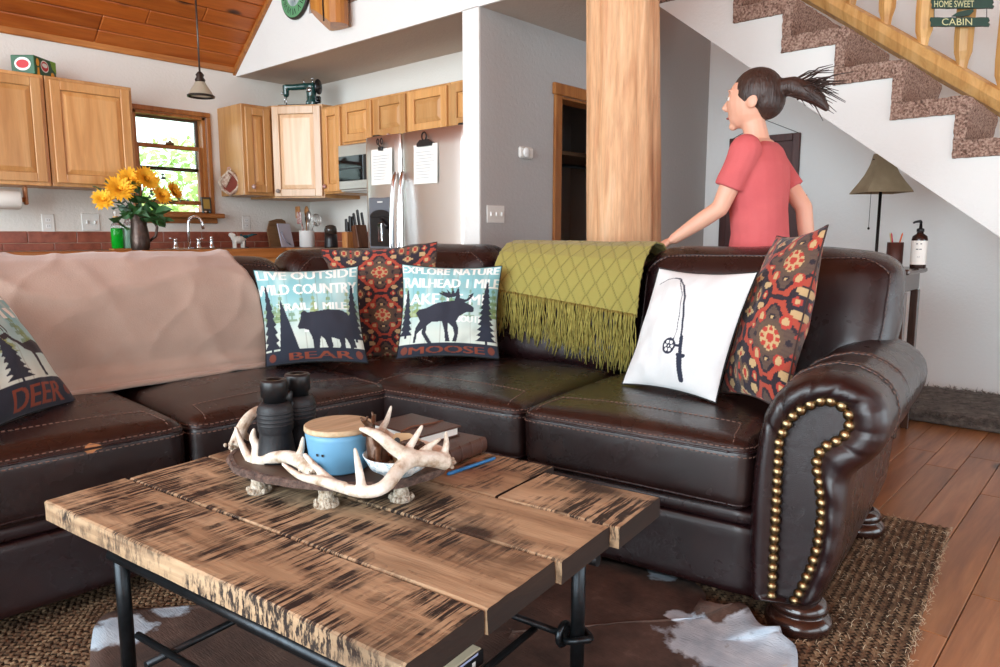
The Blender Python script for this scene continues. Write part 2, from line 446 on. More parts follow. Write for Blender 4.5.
# loft slab (soffit) with white header face and the gable part of the wall above
struct(MB().prism([(XH+.004, 2.2), (3.2, 2.2), (4.1, YG-.001), (4.1, YG+.13), (XE, YG+.13), (XE, YW), (XH+.004, YW)], lambda a, b, d: Vector((a, b, d)), ZS, ZL).build('ceiling_loft', SOFFIT))
q = MB(); q.prism([(2.2, ZS-.003), (YW, ZS-.003), (YW, czl(YW)+.05), (4.42, czl(4.42)+.05), (4.42, ZL+.02), (2.2, ZL+.02)], lambda a, b, d: Vector((d, a, b)), XH-.012, XH+.004)
struct(q.build('wall_header', WALLW))
struct(MB().box((XH-.03, 2.25, ZL), (3.2, 4.30, ZL+.035), .012).build('floor_loft_carpet', CARPET))
wallbox('wall_east', [((XE, -3.2, 0), (XE+.1, 5.5, 5.6))], WALLE)
# wall behind the camera with the big window, and the side wall with openings added for the fill lamps
wallbox('wall_west', [((-4.35, -3.2, 0), (-4.2, -2.1, 5.6)), ((-4.35, 4.7, 0), (-4.2, 5.5, 5.6)), ((-4.35, -2.1, 0), (-4.2, 4.7, .3)), ((-4.35, -2.1, 3.9), (-4.2, 4.7, 5.6))], WALLW)
wallbox('wall_south', [((-4.2, -3.3, 0), (-1.3, -3.2, 2.6)), ((2.1, -3.3, 0), (2.45, -3.2, 2.6)), ((5.05, -3.3, 0), (XE, -3.2, 2.6)), ((2.45, -3.3, 2.2), (5.05, -3.2, 2.6)), ((2.45, -3.3, 0), (5.05, -3.2, .2)), ((-1.3, -3.3, 0), (2.1, -3.2, .55)), ((-1.3, -3.3, 2.55), (2.1, -3.2, 2.6))], WALLW)
for i, (a, b, c, d) in enumerate([(-2.1, 4.7, .3, 3.9)]):
    q = MB()
    for y in (-2.1, .13, 2.40, 4.64): q.box((-4.22, y, c), (-4.16, y+.06, d))
    for z in (c, 2.3, d-.06): q.box((-4.22, a, z), (-4.16, b, z+.06))
    struct(q.build('window_2', TRIM))
# sloped pine ceiling: slab, boards, trims
q = MB(); th = .06
q.prism([(YW+.14, czl(YW+.14)), (RIDGE, czl(RIDGE)), (-3.3, czl(-3.3)), (-3.3, czl(-3.3)+.12), (RIDGE, czl(RIDGE)+.12), (YW+.14, czl(YW+.14)+.12)],
        lambda a, b, d: Vector((d, a, b+.02)), -4.35, XE+.1)
ce = struct(q.build('ceiling', CEILB))
ang = math.atan(SL); cb = .119; bmesh_b = {}
random.seed(11)
for r in range(14):
    x = -.6-random.random()
    while x < XH-.02:
        ln = random.choice((1.9, 2.4, 3.0)); x1 = min(x+ln, XH-.014); key = round(x1-x, 2)
        if key > .05:
            if key not in bmesh_b:
                o = MB().box((0, .0025, 0), (key-.002, cb-.0025, .018), .006).build('ceiling_board', CEILB, ce); bmesh_b[key] = o.data
            else: o = bpy.data.objects.new('ceiling_board', bmesh_b[key]); link(o, ce)
            y = YW-r*cb*math.cos(ang); o.location = (x, y, czl(y)); o.rotation_euler = (rad(180)-ang, 0, 0)
            # local +y runs up the slope towards the ridge, local +z hangs down
        x += ln
struct(MB().box((-4.1, YW-.022, 2.318), (XH-.012, YW, 2.375), .006).build('trim_1', TRIM))
q = MB(); q.prism([(YW-.0, czl(YW)-.062), (YW, czl(YW)-.0), (3.6, czl(3.6)), (3.6, czl(3.6)-.062)], lambda a, b, d: Vector((d, a, b)), XH-.036, XH-.013)
struct(q.build('trim_2', TRIM))

# ---- kitchen window_1: casing, two sashes, panes, stool
wn = thing('window_1', None, None, ((wx0+wx1)/2, YW, wz0)); wn['kind'] = 'structure'
q = MB(); cw = .036
for lo, hi in [((wx0-cw, YW-.02, wz0), (wx0, YW, wz1)), ((wx1, YW-.02, wz0), (wx1+cw, YW, wz1)), ((wx0-cw, YW-.02, wz1), (wx1+cw, YW, wz1+cw))]: q.box(lo, hi, .005)
q.build('window_casing', TRIMZ, wn, True)
q = MB()
for lo, hi in [((wx0, YW, wz0), (wx0+.025, YW+.13, wz1)), ((wx1-.025, YW, wz0), (wx1, YW+.13, wz1)), ((wx0, YW, wz1-.02), (wx1, YW+.13, wz1)), ((wx0, YW, wz0), (wx1, YW+.13, wz0+.012))]: q.box(lo, hi)
q.build('window_jamb', TRIMZ, wn, True)
MB().box((wx0-.06, YW-.075, wz0-.035), (wx1+.085, YW+.02, wz0), .006).build('window_sill', TRIM, wn, True)
MB().box((wx0-.04, YW-.02, wz0-.075), (wx1+.05, YW, wz0-.035), .004).build('window_apron', TRIM, wn, True)
SASHD = mat('bronze_sash', (86, 66, 50), .4)
def sash(z0, z1, y, m, fr=.03):
    q = MB(); a, b = wx0+.02, wx1-.02
    for lo, hi in [((a, y, z0), (a+fr, y+.03, z1)), ((b-fr, y, z0), (b, y+.03, z1)), ((a+fr, y, z0), (b-fr, y+.03, z0+fr)), ((a+fr, y, z1-fr), (b-fr, y+.03, z1))]: q.box(lo, hi, .004)
    s = q.build('window_sash', m, wn, True)
    MB().box((a+fr, y+.012, z0+fr), (b-fr, y+.018, z1-fr)).build('pane', PANE, wn, True)
sash(1.30, 1.735, YW+.03, TRIMZ); sash(1.55, 1.945, YW+.075, SASHD, .026)
q = MB().box((2.40, YW+.01, 1.733), (2.46, YW+.03, 1.75), .004).sphere((2.43, YW+.015, 1.752), .012); q.build('sash_lock', BRASS, wn, True)

# ---- backsplash tiles
GR = struct(MB().box((.4, YW-.004, .94), (XK, YW, 1.098)).box((XK-.004, 3.9, .94), (XK, YW, 1.098)).build('trim_3', GROUT))
tl = .29; thh = .078; meshes = {}
for row in range(2):
    z = .942+row*thh; x = .45-(.15 if row else 0)
    while x < XK-.01:
        x1 = min(x+tl, XK-.012); key = round(x1-x, 3)
        if key > .03:
            if key not in meshes: o = MB().box((0, -.011, .002), (key-.004, -.004, thh-.002), .0025).build('tile', TILE, GR); meshes[key] = o.data
            else: o = bpy.data.objects.new('tile', meshes[key]); link(o, GR)
            o.location = (x, YW, z)
        x += tl
    y = 3.9-(.15 if row else 0)
    while y < YW-.02:
        y0 = max(y, 3.9); y1 = min(y+tl, YW-.014); key = (round(y1-y0, 3), 'y')
        if key[0] > .03:
            if key not in meshes: o = MB().box((-.011, .002, .002), (-.004, key[0]-.002, thh-.002), .0025).build('tile', TILE, GR); meshes[key] = o.data
            else: o = bpy.data.objects.new('tile', meshes[key]); link(o, GR)
            o.location = (XK, y0, z)
        y += tl

# ---- closet doorway casing
q = MB(); q.box((dx0-.07, YG-.02, 0), (dx0, YG, dz1), .004).box((dx1, YG-.02, 0), (dx1+.07, YG, dz1), .004)
q.box((dx0-.085, YG-.026, dz1), (dx1+.085, YG, dz1+.07), .005).box((dx0, YG, 0), (dx0+.015, YG+.12, dz1)).box((dx1-.015, YG, 0), (dx1, YG+.12, dz1)).box((dx0, YG, dz1-.015), (dx1, YG+.12, dz1))
struct(q.build('door_1', TRIMZ))
struct(MB().box((XE-.014, -1.0, 0), (XE, YG, .02), .004).build('baseboard_east', TRIM))

# ---- the log column
q = MB(); cc = Vector((3.22, 2.03, 0)); n = 96; rows = 90; vs = []
for i in range(rows+1):
    z = 4.6*i/rows
    for k in range(n):
        a = 2*pi*k/n; d = Vector((math.cos(a), math.sin(a), 0))
        rr = .200-.010*z+.012*nz((d.x*1.2, d.y*1.2, z*.5), 1.0, 3)+.007*nz((d.x*3, d.y*3, z*.8), 1.6, 9)
        rr += -.008*max(0, math.sin(a*11+1.1*math.sin(z*1.7)))**10+.003*nz((d.x*9, d.y*9, z*2.2), 1, 5)
        rr += -.006*max(0, math.sin(a*7+.6*math.sin(z*1.3)))**6
        vs.append(cc+d*rr-RT*(.012+.026*(z-1))+Vector((.008*math.sin(z*1.1), 0, z)))
q.add(vs, [(i*n+k, i*n+(k+1) % n, (i+1)*n+(k+1) % n, (i+1)*n+k) for i in range(rows) for k in range(n)], True)
q.add([vs[k] for k in range(n)], [tuple(reversed(range(n)))]); q.add([vs[rows*n+k] for k in range(n)], [tuple(range(n))])
col_o = q.build('log_column', LOG); tag(col_o, 'thick peeled log column rising behind the sofa next to the closet doorway', 'column')

# ---- staircase
XS0, XS1 = 4.30, 5.06; RUN, RISE = .298, .217
st = thing('staircase', 'white plastered staircase with brown carpeted steps rising beside the log column', 'staircase', (XS0, -1.0, 0))
out = [(-1.289, 0)]
ks = list(range(-7, 5))
for k in ks:
    y0 = .797+RUN*k; z = 1.675+RISE*k; out += [(y0, z), (y0+RUN if k < 4 else 2.5, z)]
lo_line = lambda y: 1.065+.757*(y-.566)
out += [(2.5, lo_line(2.5)), (-.841, 0)]
MB().prism(out, lambda a, b, d: Vector((d, a, b)), XS0, XS1).build('stringer', WALLW, st, True)
for k in ks:
    y0 = .797+RUN*k; z = 1.675+RISE*k; ye = y0+RUN if k < 4 else 2.5
    pr = [(y0-.05, z-RISE+.088 if k > -7 else 0), (y0, z-RISE+.088 if k > -7 else 0), (y0, z), (ye, z), (ye, z+.086), (y0-.04, z+.086), (y0-.068, z+.07), (y0-.072, z+.045), (y0-.058, z+.0)]
    q = MB(); nx = 26
    prof = []
    for i in range(len(pr)):
        a = Vector(pr[i]); b = Vector(pr[(i+1) % len(pr)]); m_ = max(1, int((b-a).length/.02))
        prof += [a+(b-a)*t/m_ for t in range(m_)]
    N = len(prof); vs = []
    xsn = [XS0-.016+(XS1-XS0+.03)*i/nx for i in range(nx+1)]
    for x in xsn:
        for p in prof:
            w3 = Vector((x, p.x, p.y)); vs.append(w3+Vector((0, .006*nz(w3, 45, 1), .006*nz(w3, 45, 2))))
    q.add(vs, [(i*N+j, i*N+(j+1) % N, (i+1)*N+(j+1) % N, (i+1)*N+j) for i in range(nx) for j in range(N)], True)
    q.add([vs[j] for j in range(N)], [tuple(reversed(range(N)))]); q.add([vs[nx*N+j] for j in range(N)], [tuple(range(N))])
    q.build('carpet_step', CARPET, st, True)

# ---- log stair railing on the far side of the flight
rl = thing('stair_railing', 'honey coloured log railing with tapered balusters along the carpeted stairs', 'railing', (5.06, 0, 0))
def railpt(y, off): return Vector((5.115, y, 1.735+.751*(y-.719)+off))
MB().tube([railpt(y, .085) for y in np.linspace(2.3, -.9, 14)], [.066+.003*math.sin(i*1.7) for i in range(14)], 8, smooth=False).build('bottom_rail', LOGR, rl, True)
MB().tube([railpt(y, .93) for y in np.linspace(2.3, -.9, 14)], [.055+.003*math.sin(i*1.3) for i in range(14)], 8, smooth=False).build('handrail', LOGR, rl, True)
bal = None
for i in range(-4, 8):
    y = 1.582-.2145*i
    if y > 2.25 or y < -.85: continue
    b0 = railpt(y, .13); h = .78
    if bal is None:
        q = MB().tube([(0, 0, 0), (0, 0, .06), (0, 0, .11), (.002, 0, .2), (0, .002, h-.2), (0, 0, h-.11), (0, 0, h-.06), (0, 0, h)], [.026, .034, .05, .053, .052, .05, .034, .026], 8, smooth=False)
        o = q.build('baluster', LOGR, rl); bal = o.data
    else: o = bpy.data.objects.new('baluster', bal); link(o, rl)
    o.location = b0-Vector((5.06, 0, 0)); o.rotation_euler = (0, 0, i*.7)
for y in (2.42,):
    tag(MB().tube([(5.135, y, ZL), (5.135, y, ZL+1.05)], [.075, .07], 10, smooth=False).build('newel_post', LOGR), 'stout log newel post at the top of the stairs', 'post')
tag(MB().tube([(4.37, 2.6, ZL-.02), (4.37, 2.6, ZL+.9)], [.06, .058], 10, smooth=False).build('newel_post', LOGR), 'slim log post standing on the loft edge by the column', 'post')
# ================================================================== KITCHEN
def cab_door(q_parent, fn, w, h, matz, matx, knob=None, kmat=None):
    """raised panel door; fn(a,b,d): a across, b up, d outwards"""
    fr = .055
    d = MB()
    def bx(a0, a1, b0, b1, d0, d1, c=.003):
        v = MB().box((a0, b0, d0), (a1, b1, d1), c); d.add([fn(*p) for p in v.v], v.f)
    bx(0, fr, 0, h, 0, .02); bx(w-fr, w, 0, h, 0, .02); bx(fr, w-fr, 0, fr, 0, .02); bx(fr, w-fr, h-fr, h, 0, .02)
    do = d.build('door', matz, q_parent, True)
    p = MB(); i = fr+.003
    lo = [(i, i), (w-i, i), (w-i, h-i), (i, h-i)]; c = .028
    hi = [(i+c, i+c), (w-i-c, i+c), (w-i-c, h-i-c), (i+c, h-i-c)]
    vs = [fn(a, b, .004) for a, b in lo]+[fn(a, b, .006) for a, b in lo]+[fn(a, b, .016) for a, b in hi]
    p.add(vs, [(0, 1, 5, 4), (1, 2, 6, 5), (2, 3, 7, 6), (3, 0, 4, 7), (4, 5, 9, 8), (5, 6, 10, 9), (6, 7, 11, 10), (7, 4, 8, 11), (8, 9, 10, 11), (3, 2, 1, 0)])
    MW[do.name] = MW[q_parent.name]
    p.build('door_panel', matz, do, True)
    if knob:
        a, b = knob; k = MB().sphere((0, 0, 0), .017, 12, 8); k.v = [fn(a+x.x, b+x.y, .036+x.z*.8) for x in k.v]
        s = MB().tube([fn(a, b, .018), fn(a, b, .03)], .006, 8); k.add(s.v, s.f)
        k.build('knob', kmat, do, True)
REDK = mat('red_ceramic_knob', (150, 40, 36), .15, var=((210, 200, 190), 60)); GREYK = mat('stone_knob', (150, 140, 132), .3)
Z0, Z1 = 1.375, 2.035
def cab_n(x0, x1, yf, z0, z1, label, knob, kmat=REDK):     # faces -Y
    t = thing('upper_cabinet', label, 'cabinet', ((x0+x1)/2, (yf+YW)/2, z0), group='maple wall cabinets')
    MB().box((x0, yf, z0), (x1, YW-.001, z1), .003).build('cabinet_body', CAB, t, True)
    g = .022; w = x1-x0-2*g; h = z1-z0-2*g
    cab_door(t, lambda a, b, d: Vector((x0+g+a, yf-d, z0+g+b)), w, h, CAB, CABX, (w-.035, .04) if knob == 'r' else ((.035, .04) if knob == 'l' else None), kmat)
    return t
cab_n(1.005, 1.530, 5.13, Z0, Z1+.005, 'maple wall cabinet under the green drink carton, beside a paper towel roll', None)
cab_n(1.537, 2.045, 5.13, Z0, Z1+.005, 'maple wall cabinet hung directly left of the kitchen window', None)
cab_n(2.80, 3.045, 5.09, Z0-.005, Z1, 'narrow maple wall cabinet with a red pot hanging on its side', 'l')
def cab_e(y0, y1, xf, z0, z1, label, knob=None):            # faces -X; a runs towards -Y
    t = thing('upper_cabinet', label, 'cabinet', ((xf+XK)/2, (y0+y1)/2, z0), group='maple wall cabinets')
    MB().box((xf, y0, z0), (XK-.001, y1, z1), .003).build('cabinet_body', CAB, t, True)
    g = .016; w = y1-y0-2*g; h = z1-z0-2*g
    cab_door(t, lambda a, b, d: Vector((xf-d, y1-g-a, z0+g+b)), w, h, CAB, CABY, {'l': (.03, .04), 'r': (w-.03, .04), None: None}[knob], REDK)
    return t
cab_e(4.492, 4.742, 3.27, Z0+.005, Z1-.015, 'narrow maple wall cabinet between the corner cabinet and the microwave', 'l')
cab_e(4.125, 4.490, 3.27, 1.725, Z1-.015, 'short maple wall cabinet mounted above the microwave')
cab_e(3.762, 4.123, 3.27, 1.725, Z1-.015, 'short maple wall cabinet above the freezer side of the refrigerator')
cab_e(3.365, 3.760, 3.27, 1.725, Z1-.015, 'wide short maple wall cabinet above the right refrigerator door')
cab_e(2.96, 3.363, 3.27, 1.725, Z1-.015, 'short maple wall cabinet against the white pillar, above the refrigerator')
# diagonal corner cabinet
t = thing('corner_cabinet', 'tall diagonal maple corner cabinet with the green sewing machine on top', 'cabinet', (3.35, 5.2, Z0-.015))
A = Vector((3.047, 5.09, 0)); B = Vector((3.27, 4.744, 0)); zc0, zc1 = Z0-.02, Z1+.012
MB().prism([(A.x, A.y), (B.x, B.y), (XK-.002, B.y), (XK-.002, YW-.002), (A.x, YW-.002)], lambda a, b, d: Vector((a, b, d)), zc0, zc1).build('cabinet_body', CAB, t, True)
dr = (B-A); wl = dr.length; dr.normalize(); nr = Vector((dr.y, -dr.x, 0)); nr = nr if nr.x < 0 else -nr
MAPL = wood('pale_maple_door', (232, 196, 158), (240, 208, 174), (218, 174, 130), 'z', 1.0, .3, bump=.02, contrast=.12)
cab_door(t, lambda a, b, d: A+dr*(.012+a)+nr*(d+.001)+Vector((0, 0, zc0+.012+b)), wl-.024, zc1-zc0-.024, MAPL, MAPL, (.035, .04), GREYK)

# base cabinets and the wood edged counter
for nm, x0, x1, lab in [('base_cabinet', .5, 1.35, 'base cabinet below the window counter, hidden behind the sofa blanket'), ('base_cabinet', 1.36, 2.95, 'sink base cabinet under the kitchen window')]:
    t = thing(nm, lab, 'cabinet', ((x0+x1)/2, 5.15, 0)); MB().box((x0, 4.88, 0), (x1, YW-.002, .905)).build('cabinet_body', CAB, t, True)
    nD = 2 if x1-x0 < 1 else 3; w = (x1-x0)/nD
    for i in range(nD): cab_door(t, lambda a, b, d, x=x0+i*w: Vector((x+.01+a, 4.88-d, .08+b)), w-.02, .78, CAB, CABX)
t = thing('base_cabinet', 'corner base cabinet beside the refrigerator', 'cabinet', (3.3, 4.4, 0)); MB().box((3.02, 3.92, 0), (XK-.002, YW-.002, .905)).build('cabinet_body', CAB, t, True)
cab_door(t, lambda a, b, d: Vector((3.02-d, 4.85-a, .08+b)), .45, .78, CAB, CABY); cab_door(t, lambda a, b, d: Vector((3.02-d, 4.38-a, .08+b)), .45, .78, CAB, CABY)
COUNT = mat('brown_laminate', (150, 118, 92), .35, var=((120, 92, 70), 40))
ct = thing('kitchen_counter', 'wood edged kitchen counter running under the window towards the refrigerator', 'counter', (2.5, 5.1, .906))
MB().box((.48, 4.86, .907), (XK-.012, YW-.012, .974)).box((3.0, 3.905, .907), (XK-.012, 4.86, .974)).build('worktop', COUNT, ct, True)
MB().box((.48, 4.835, .905), (3.0, 4.86, .977), .006).build('wood_edge', TRIM, ct, True)
MB().box((2.975, 3.905, .905), (3.0, 4.86, .977), .006).build('wood_edge', TRIM, ct, True)
CZ = .975

# refrigerator
fy0, fy1, fyc, fz, fx = 2.972, 3.885, 3.525, 1.705, 3.0
t = thing('refrigerator', 'stainless steel side by side refrigerator with two notes clipped on', 'refrigerator', (3.3, 3.43, 0))
MB().box((fx+.05, fy0+.005, 0), (XK-.003, fy1-.005, fz-.012), .006).build('fridge_body', STEELD, t, True)
for a, b in ((fy0, fyc-.004), (fyc+.004, fy1)):
    dq = soft_box(lambda x, y, z, c=(a+b)/2: Vector((fx+.025+x, c+y, .06+fz/2-.03+z)), .05, b-a, fz-.07, .012, 8, (.0, 0, 0))
    for i, p in enumerate(dq.v):
        if p.x < fx+.02: p.x -= .014*(1-((p.y-(a+b)/2)/((b-a)/2))**2)
    dq.build('fridge_door', STEEL, t, True)
for y, zt in ((3.49, 1.0), (3.562, 1.0)):
    zs = np.linspace(.52, 1.46, 16)
    MB().tube([Vector((fx-.022-.045*math.sin(pi*(i/15))**.6, y, z)) for i, z in enumerate(zs)], [.013]*16, 10).build('fridge_handle', CHROME, t, True)
dsp = MB().box((fx-.016, 3.60, .98), (fx+.0, 3.845, 1.315), .006).build('water_dispenser', mat('grey_dispenser', (104, 110, 118), .4), t, True); MW[dsp.name] = MW[t.name]
MB().box((fx-.019, 3.615, 1.0), (fx-.012, 3.83, 1.19), .003).build('dispenser_recess', BLACK, dsp, True)
q = MB(); q.add([Vector((fx-.021, 3.722+.106*math.cos(a), 1.19+.045*math.sin(a))) for a in np.linspace(0, pi, 14)]+[Vector((fx-.012, 3.722+.106*math.cos(a), 1.19+.045*math.sin(a))) for a in np.linspace(0, pi, 14)],
                [tuple(range(14)), tuple(range(27, 13, -1))]+[(i, i+1, 15+i, 14+i) for i in range(13)]); q.build('dispenser_arch', BLACK, dsp, True)
MB().box((fx-.03, 3.70, 1.03), (fx-.014, 3.74, 1.15), .004).build('paddle', CHROME, dsp, True)
MB().tube([(fx-.028, 3.70, 1.17), (fx-.028, 3.64, 1.12)], .013, 8).build('spout', BLACK, dsp, True)
MB().box((fx-.019, 3.70, 1.28), (fx-.015, 3.75, 1.288)).build('control_label', WHITEP, dsp, True)
MB().box((fx+.03, fy0+.03, fz-.012), (fx+.10, fy0+.09, fz+.012), .006).build('hinge_cover', BLACK, t, True)
MB().box((fx+.03, fy1-.09, fz-.012), (fx+.10, fy1-.03, fz+.012), .006).build('hinge_cover', BLACK, t, True)
# clipped notes
INK = mat('grey_ink', (150, 158, 166), .9)
def note(y0, y1, z0, z1, label, cl):
    t = thing('note_paper', label, 'note', (fx-.022, (y0+y1)/2, z0)); n = 8
    P = [[Vector((fx-.0185-.004*(1-j/n)-.003*math.sin(i*.9), y0+(y1-y0)*i/n, z0+(z1-z0)*j/n)) for j in range(n+1)] for i in range(n+1)]
    grid_obj('sheet', P, PAPER, t)
    q = MB()
    for r in range(9):
        z = z1-.045-r*(z1-z0-.06)/9; a = y1-.02; e = y0+.02+.05*random.random()
        q.box((fx-.0235, e, z), (fx-.0225, a, z+.0022))
    q.build('handwriting', INK, t, True)
    c = thing('binder_clip', cl, 'clip', (fx-.024, (y0+y1)/2, z1))
    return c, (y0+y1)/2, z1
c, y, z = note(3.592, 3.797, 1.392, 1.615, 'small paper note on the freezer door above the water dispenser', 'small black clip with open wire arms on the freezer door')
MB().box((fx-.036, y-.018, z-.012), (fx-.02, y+.018, z+.012), .003).build('clip_body', BLACK, c, True)
MB().tube([Vector((fx-.03, y+.01*math.cos(a)+.022, z+.045+.018*math.sin(a))) for a in np.linspace(0, 2*pi, 12)], .004, 6).tube([Vector((fx-.03, y+.01*math.cos(a)-.014, z+.045+.018*math.sin(a))) for a in np.linspace(0, 2*pi, 12)], .004, 6).tube([(fx-.03, y-.012, z), (fx-.03, y+.02, z+.03)], .004, 6).build('wire_arm', BLACK, c, True)
c, y, z = note(3.178, 3.385, 1.38, 1.61, 'larger paper note on the right refrigerator door under a wide clip', 'wide black binder clip on the right refrigerator door')
q = MB(); q.prism([(-.062, -.012), (.062, -.012), (.062, .006), (.035, .026), (-.035, .026), (-.062, .006)], lambda a, b, d: Vector((fx-d, y+a, z+b)), .02, .036); q.build('clip_body', BLACK, c, True)
MB().tube([Vector((fx-.03, y+.02*math.cos(a), z+.045+.024*math.sin(a))) for a in np.linspace(0, 2*pi, 16)], .005, 6).build('wire_arm', BLACK, c, True)
tag(MB().sphere((fx+.12, 3.79, fz+.012), .016).build('red_bauble', REDK), 'tiny red round knob lying on top of the refrigerator', 'knob')

# microwave
t = thing('microwave', 'stainless over the range microwave with black glass door', 'microwave', (3.4, 4.31, 1.385))
MB().box((3.235, 4.128, 1.385), (XK-.003, 4.488, 1.722), .004).build('microwave_body', STEEL, t, True)
d = MB().box((3.215, 4.132, 1.40), (3.234, 4.484, 1.715), .004).build('microwave_door', STEEL, t, True); MW[d.name] = MW[t.name]
MB().box((3.209, 4.19, 1.46), (3.2145, 4.476, 1.635), .002).build('glass_panel', GLASSBLK, d, True)
MB().box((3.207, 4.20, 1.542), (3.209, 4.47, 1.55)).build('door_stripe', STEELD, d, True)
MB().box((3.209, 4.132, 1.46), (3.2145, 4.182, 1.635), .002).build('control_panel', BLACK, d, True)

# sink faucet
t = thing('kitchen_faucet', 'chrome gooseneck faucet with two lever handles under the window', 'faucet', (2.43, 5.25, CZ))
pts = [Vector((2.43, 5.25, CZ)), Vector((2.43, 5.25, CZ+.13))]+[Vector((2.43+.045-.045*math.cos(a), 5.25-.02*(1-math.cos(a)), CZ+.17+.06*math.sin(a))) for a in np.linspace(0, pi, 10)]+[Vector((2.522, 5.21, CZ+.14))]
MB().tube(pts, .0105, 10).build('spout', CHROME, t, True)
for x, dx in ((2.33, -.05), (2.50, .04), (2.60, 0)):
    q = MB().lathe([(.022, 0), (.02, .012), (.013, .03), (.012, .06), (.016, .07), (0, .078)], 12, Matrix.Translation((x, 5.25, CZ)))
    if dx: q.tube([(x, 5.25, CZ+.066), (x+dx, 5.23, CZ+.076)], [.006, .004], 6)
    else: q.tube([(x, 5.25, CZ+.07), (x, 5.25, CZ+.09)], [.013, .012], 8)
    q.build('faucet_handle' if dx else 'side_sprayer', CHROME, t, True)
MB().box((2.29, 5.215, CZ-.001), (2.63, 5.285, CZ+.006), .003).build('deck_plate', CHROME, t, True)

# soap bottles on their little tray
tag(MB().box((ony(111, 250, 4.96).x, 4.92, CZ), (ony(137, 250, 4.96).x, 5.0, CZ+.012), .004).build('wooden_tray', TRIM), 'small wooden tray holding two soap bottles on the counter', 'tray')
CORK = mat('cork', (200, 160, 110), .9)
def soapb(x, liquid, cap, label):
    t = thing('soap_bottle', label, 'bottle', (x, 4.96, CZ+.0125)); t.scale = (1.12, 1.12, 1.1)
    q = NT('bottle_glass'); q.set(Base_Color=S(*liquid), Roughness=.06, Transmission_Weight=.55, IOR=1.3)
    MB().lathe([(.026, 0), (.031, .004), (.031, .11), (.029, .118)], 18).build('liquid', q.m, t)
    g = NT('clear_glass'); g.set(Base_Color=(.8, .86, .84), Roughness=.05, Transmission_Weight=.85, IOR=1.2)
    MB().lathe([(.030, .1185), (.027, .135), (.013, .16), (.012, .172)], 18).build('bottle_shoulder', g.m, t)
    MB().lathe([(.014, .1725), (.014, .187)], 14).build('cork_ring', CORK, t)
    MB().lathe([(.006, .1875), (.006, .20), (.011, .204), (.009, .214), (0, .217)], 12).build('stopper', cap, t)
soapb(ony(117.5, 245, 4.96).x, (20, 190, 50), WHITEP, 'corked glass bottle of bright green soap on the counter tray')
soapb(ony(128.7, 245, 4.96).x, (150, 190, 170), CORK, 'corked glass bottle of pale clear soap beside the bronze pitcher')

# flowers in a bronze pitcher
BRONZE = mat('hammered_bronze', (98, 82, 74), .38, .8, var=((64, 52, 48), 25), bump=(40, .3))
px = 2.03; py = 4.90
px = ony(140, 240, 4.915).x; py = 4.915
t = thing('bronze_pitcher', 'tall dark bronze pitcher holding the yellow bouquet', 'pitcher', (px, py, CZ))
MB().lathe([(.052, 0), (.058, .02), (.060, .06), (.056, .11), (.048, .16), (.05, .195), (.066, .245), (.062, .245), (.046, .196), (.043, .16)], 22, cap=False).build('pitcher_body', BRONZE, t)
MB().lathe([(0, .001), (.052, .001)], 22, cap=False).build('pitcher_base', BRONZE, t)
MB().tube([(.052, -.01, .21), (.085, -.02, .20), (.102, -.03, .15), (.09, -.03, .09), (.058, -.01, .06)], [.009]*5, 8).build('handle', BRONZE, t)
PETAL = mat('yellow_petals', (255, 208, 56), .7, var=((250, 180, 36), 30)); CENT = mat('amber_flower_centre', (246, 184, 40), .9)
LEAF = mat('deep_green_leaf', (40, 84, 40), .5, var=((62, 108, 58), 12)); EUC = mat('grey_green_leaf', (98, 124, 108), .6); STEM = mat('green_stem', (70, 100, 50), .6)
def petal(mb, c, dirv, up, ln, wd, lift):
    side = dirv.cross(up).normalized()
    vs = [c, c+dirv*ln*.5+side*wd*.5+up*lift*.5, c+dirv*ln+up*lift, c+dirv*ln*.5-side*wd*.5+up*lift*.5]
    mb.add(vs, [(0, 1, 2, 3)])
def flower(name, x, y, yy, r, label, seed, tilt):
    random.seed(seed); c = ony(x, y, yy); t = thing(name, label, 'flower', tuple(c), group='yellow flowers in the pitcher')
    nrm = Vector((tilt, -.75, .45)).normalized(); a1 = nrm.orthogonal().normalized(); a2 = nrm.cross(a1)
    q = MB()
    for ring, (k, ln, lf) in enumerate([(20, 1.0, .10), (19, .9, .34), (16, .74, .62), (12, .55, .9), (8, .4, 1.2)]):
        for i in range(k):
            a = 2*pi*(i+ring*.5)/k+random.uniform(-.12, .12); d = a1*math.cos(a)+a2*math.sin(a)
            petal(q, Vector((0, 0, 0)), (d+nrm*lf*.9).normalized(), nrm, r*ln*random.uniform(.88, 1.12), r*.36, r*.12)
    q.build('petals', PETAL, t)
    MB().sphere(nrm*r*.2, r*.15, 8, 6).build('flower_centre', CENT, t)
    top = Vector((px, py, CZ+.2))-c; mid = top*.5+Vector((0, 0, .04))
    MB().tube([Vector((0, 0, 0)), mid, top, top+Vector((0, 0, -.14))], .004, 5).build('stem', STEM, t)
for i, (x, y, yy, r, tl, lab) in enumerate([(104, 200, 4.88, .078, -.5, 'yellow daisy like flower lowest on the outer left of the bouquet, over the switch plate'), (120, 190, 4.84, .098, -.15, 'largest open yellow flower of the bouquet, facing the room above the soap bottles'),
        (131, 180, 4.93, .088, -.2, 'upright yellow flower at the top of the bouquet against the maple cabinet'), (146, 180, 4.90, .096, .2, 'big yellow flower at the top of the bouquet beside the window frame'),
        (161, 196, 4.88, .072, .2, 'smaller yellow flower nestled in leaves in front of the lower window sash'), (173, 192, 4.90, .08, .6, 'yellow flower reaching out furthest over the window sill')]):
    flower('yellow_flower', x, y, yy, r, lab, 20+i, tl)
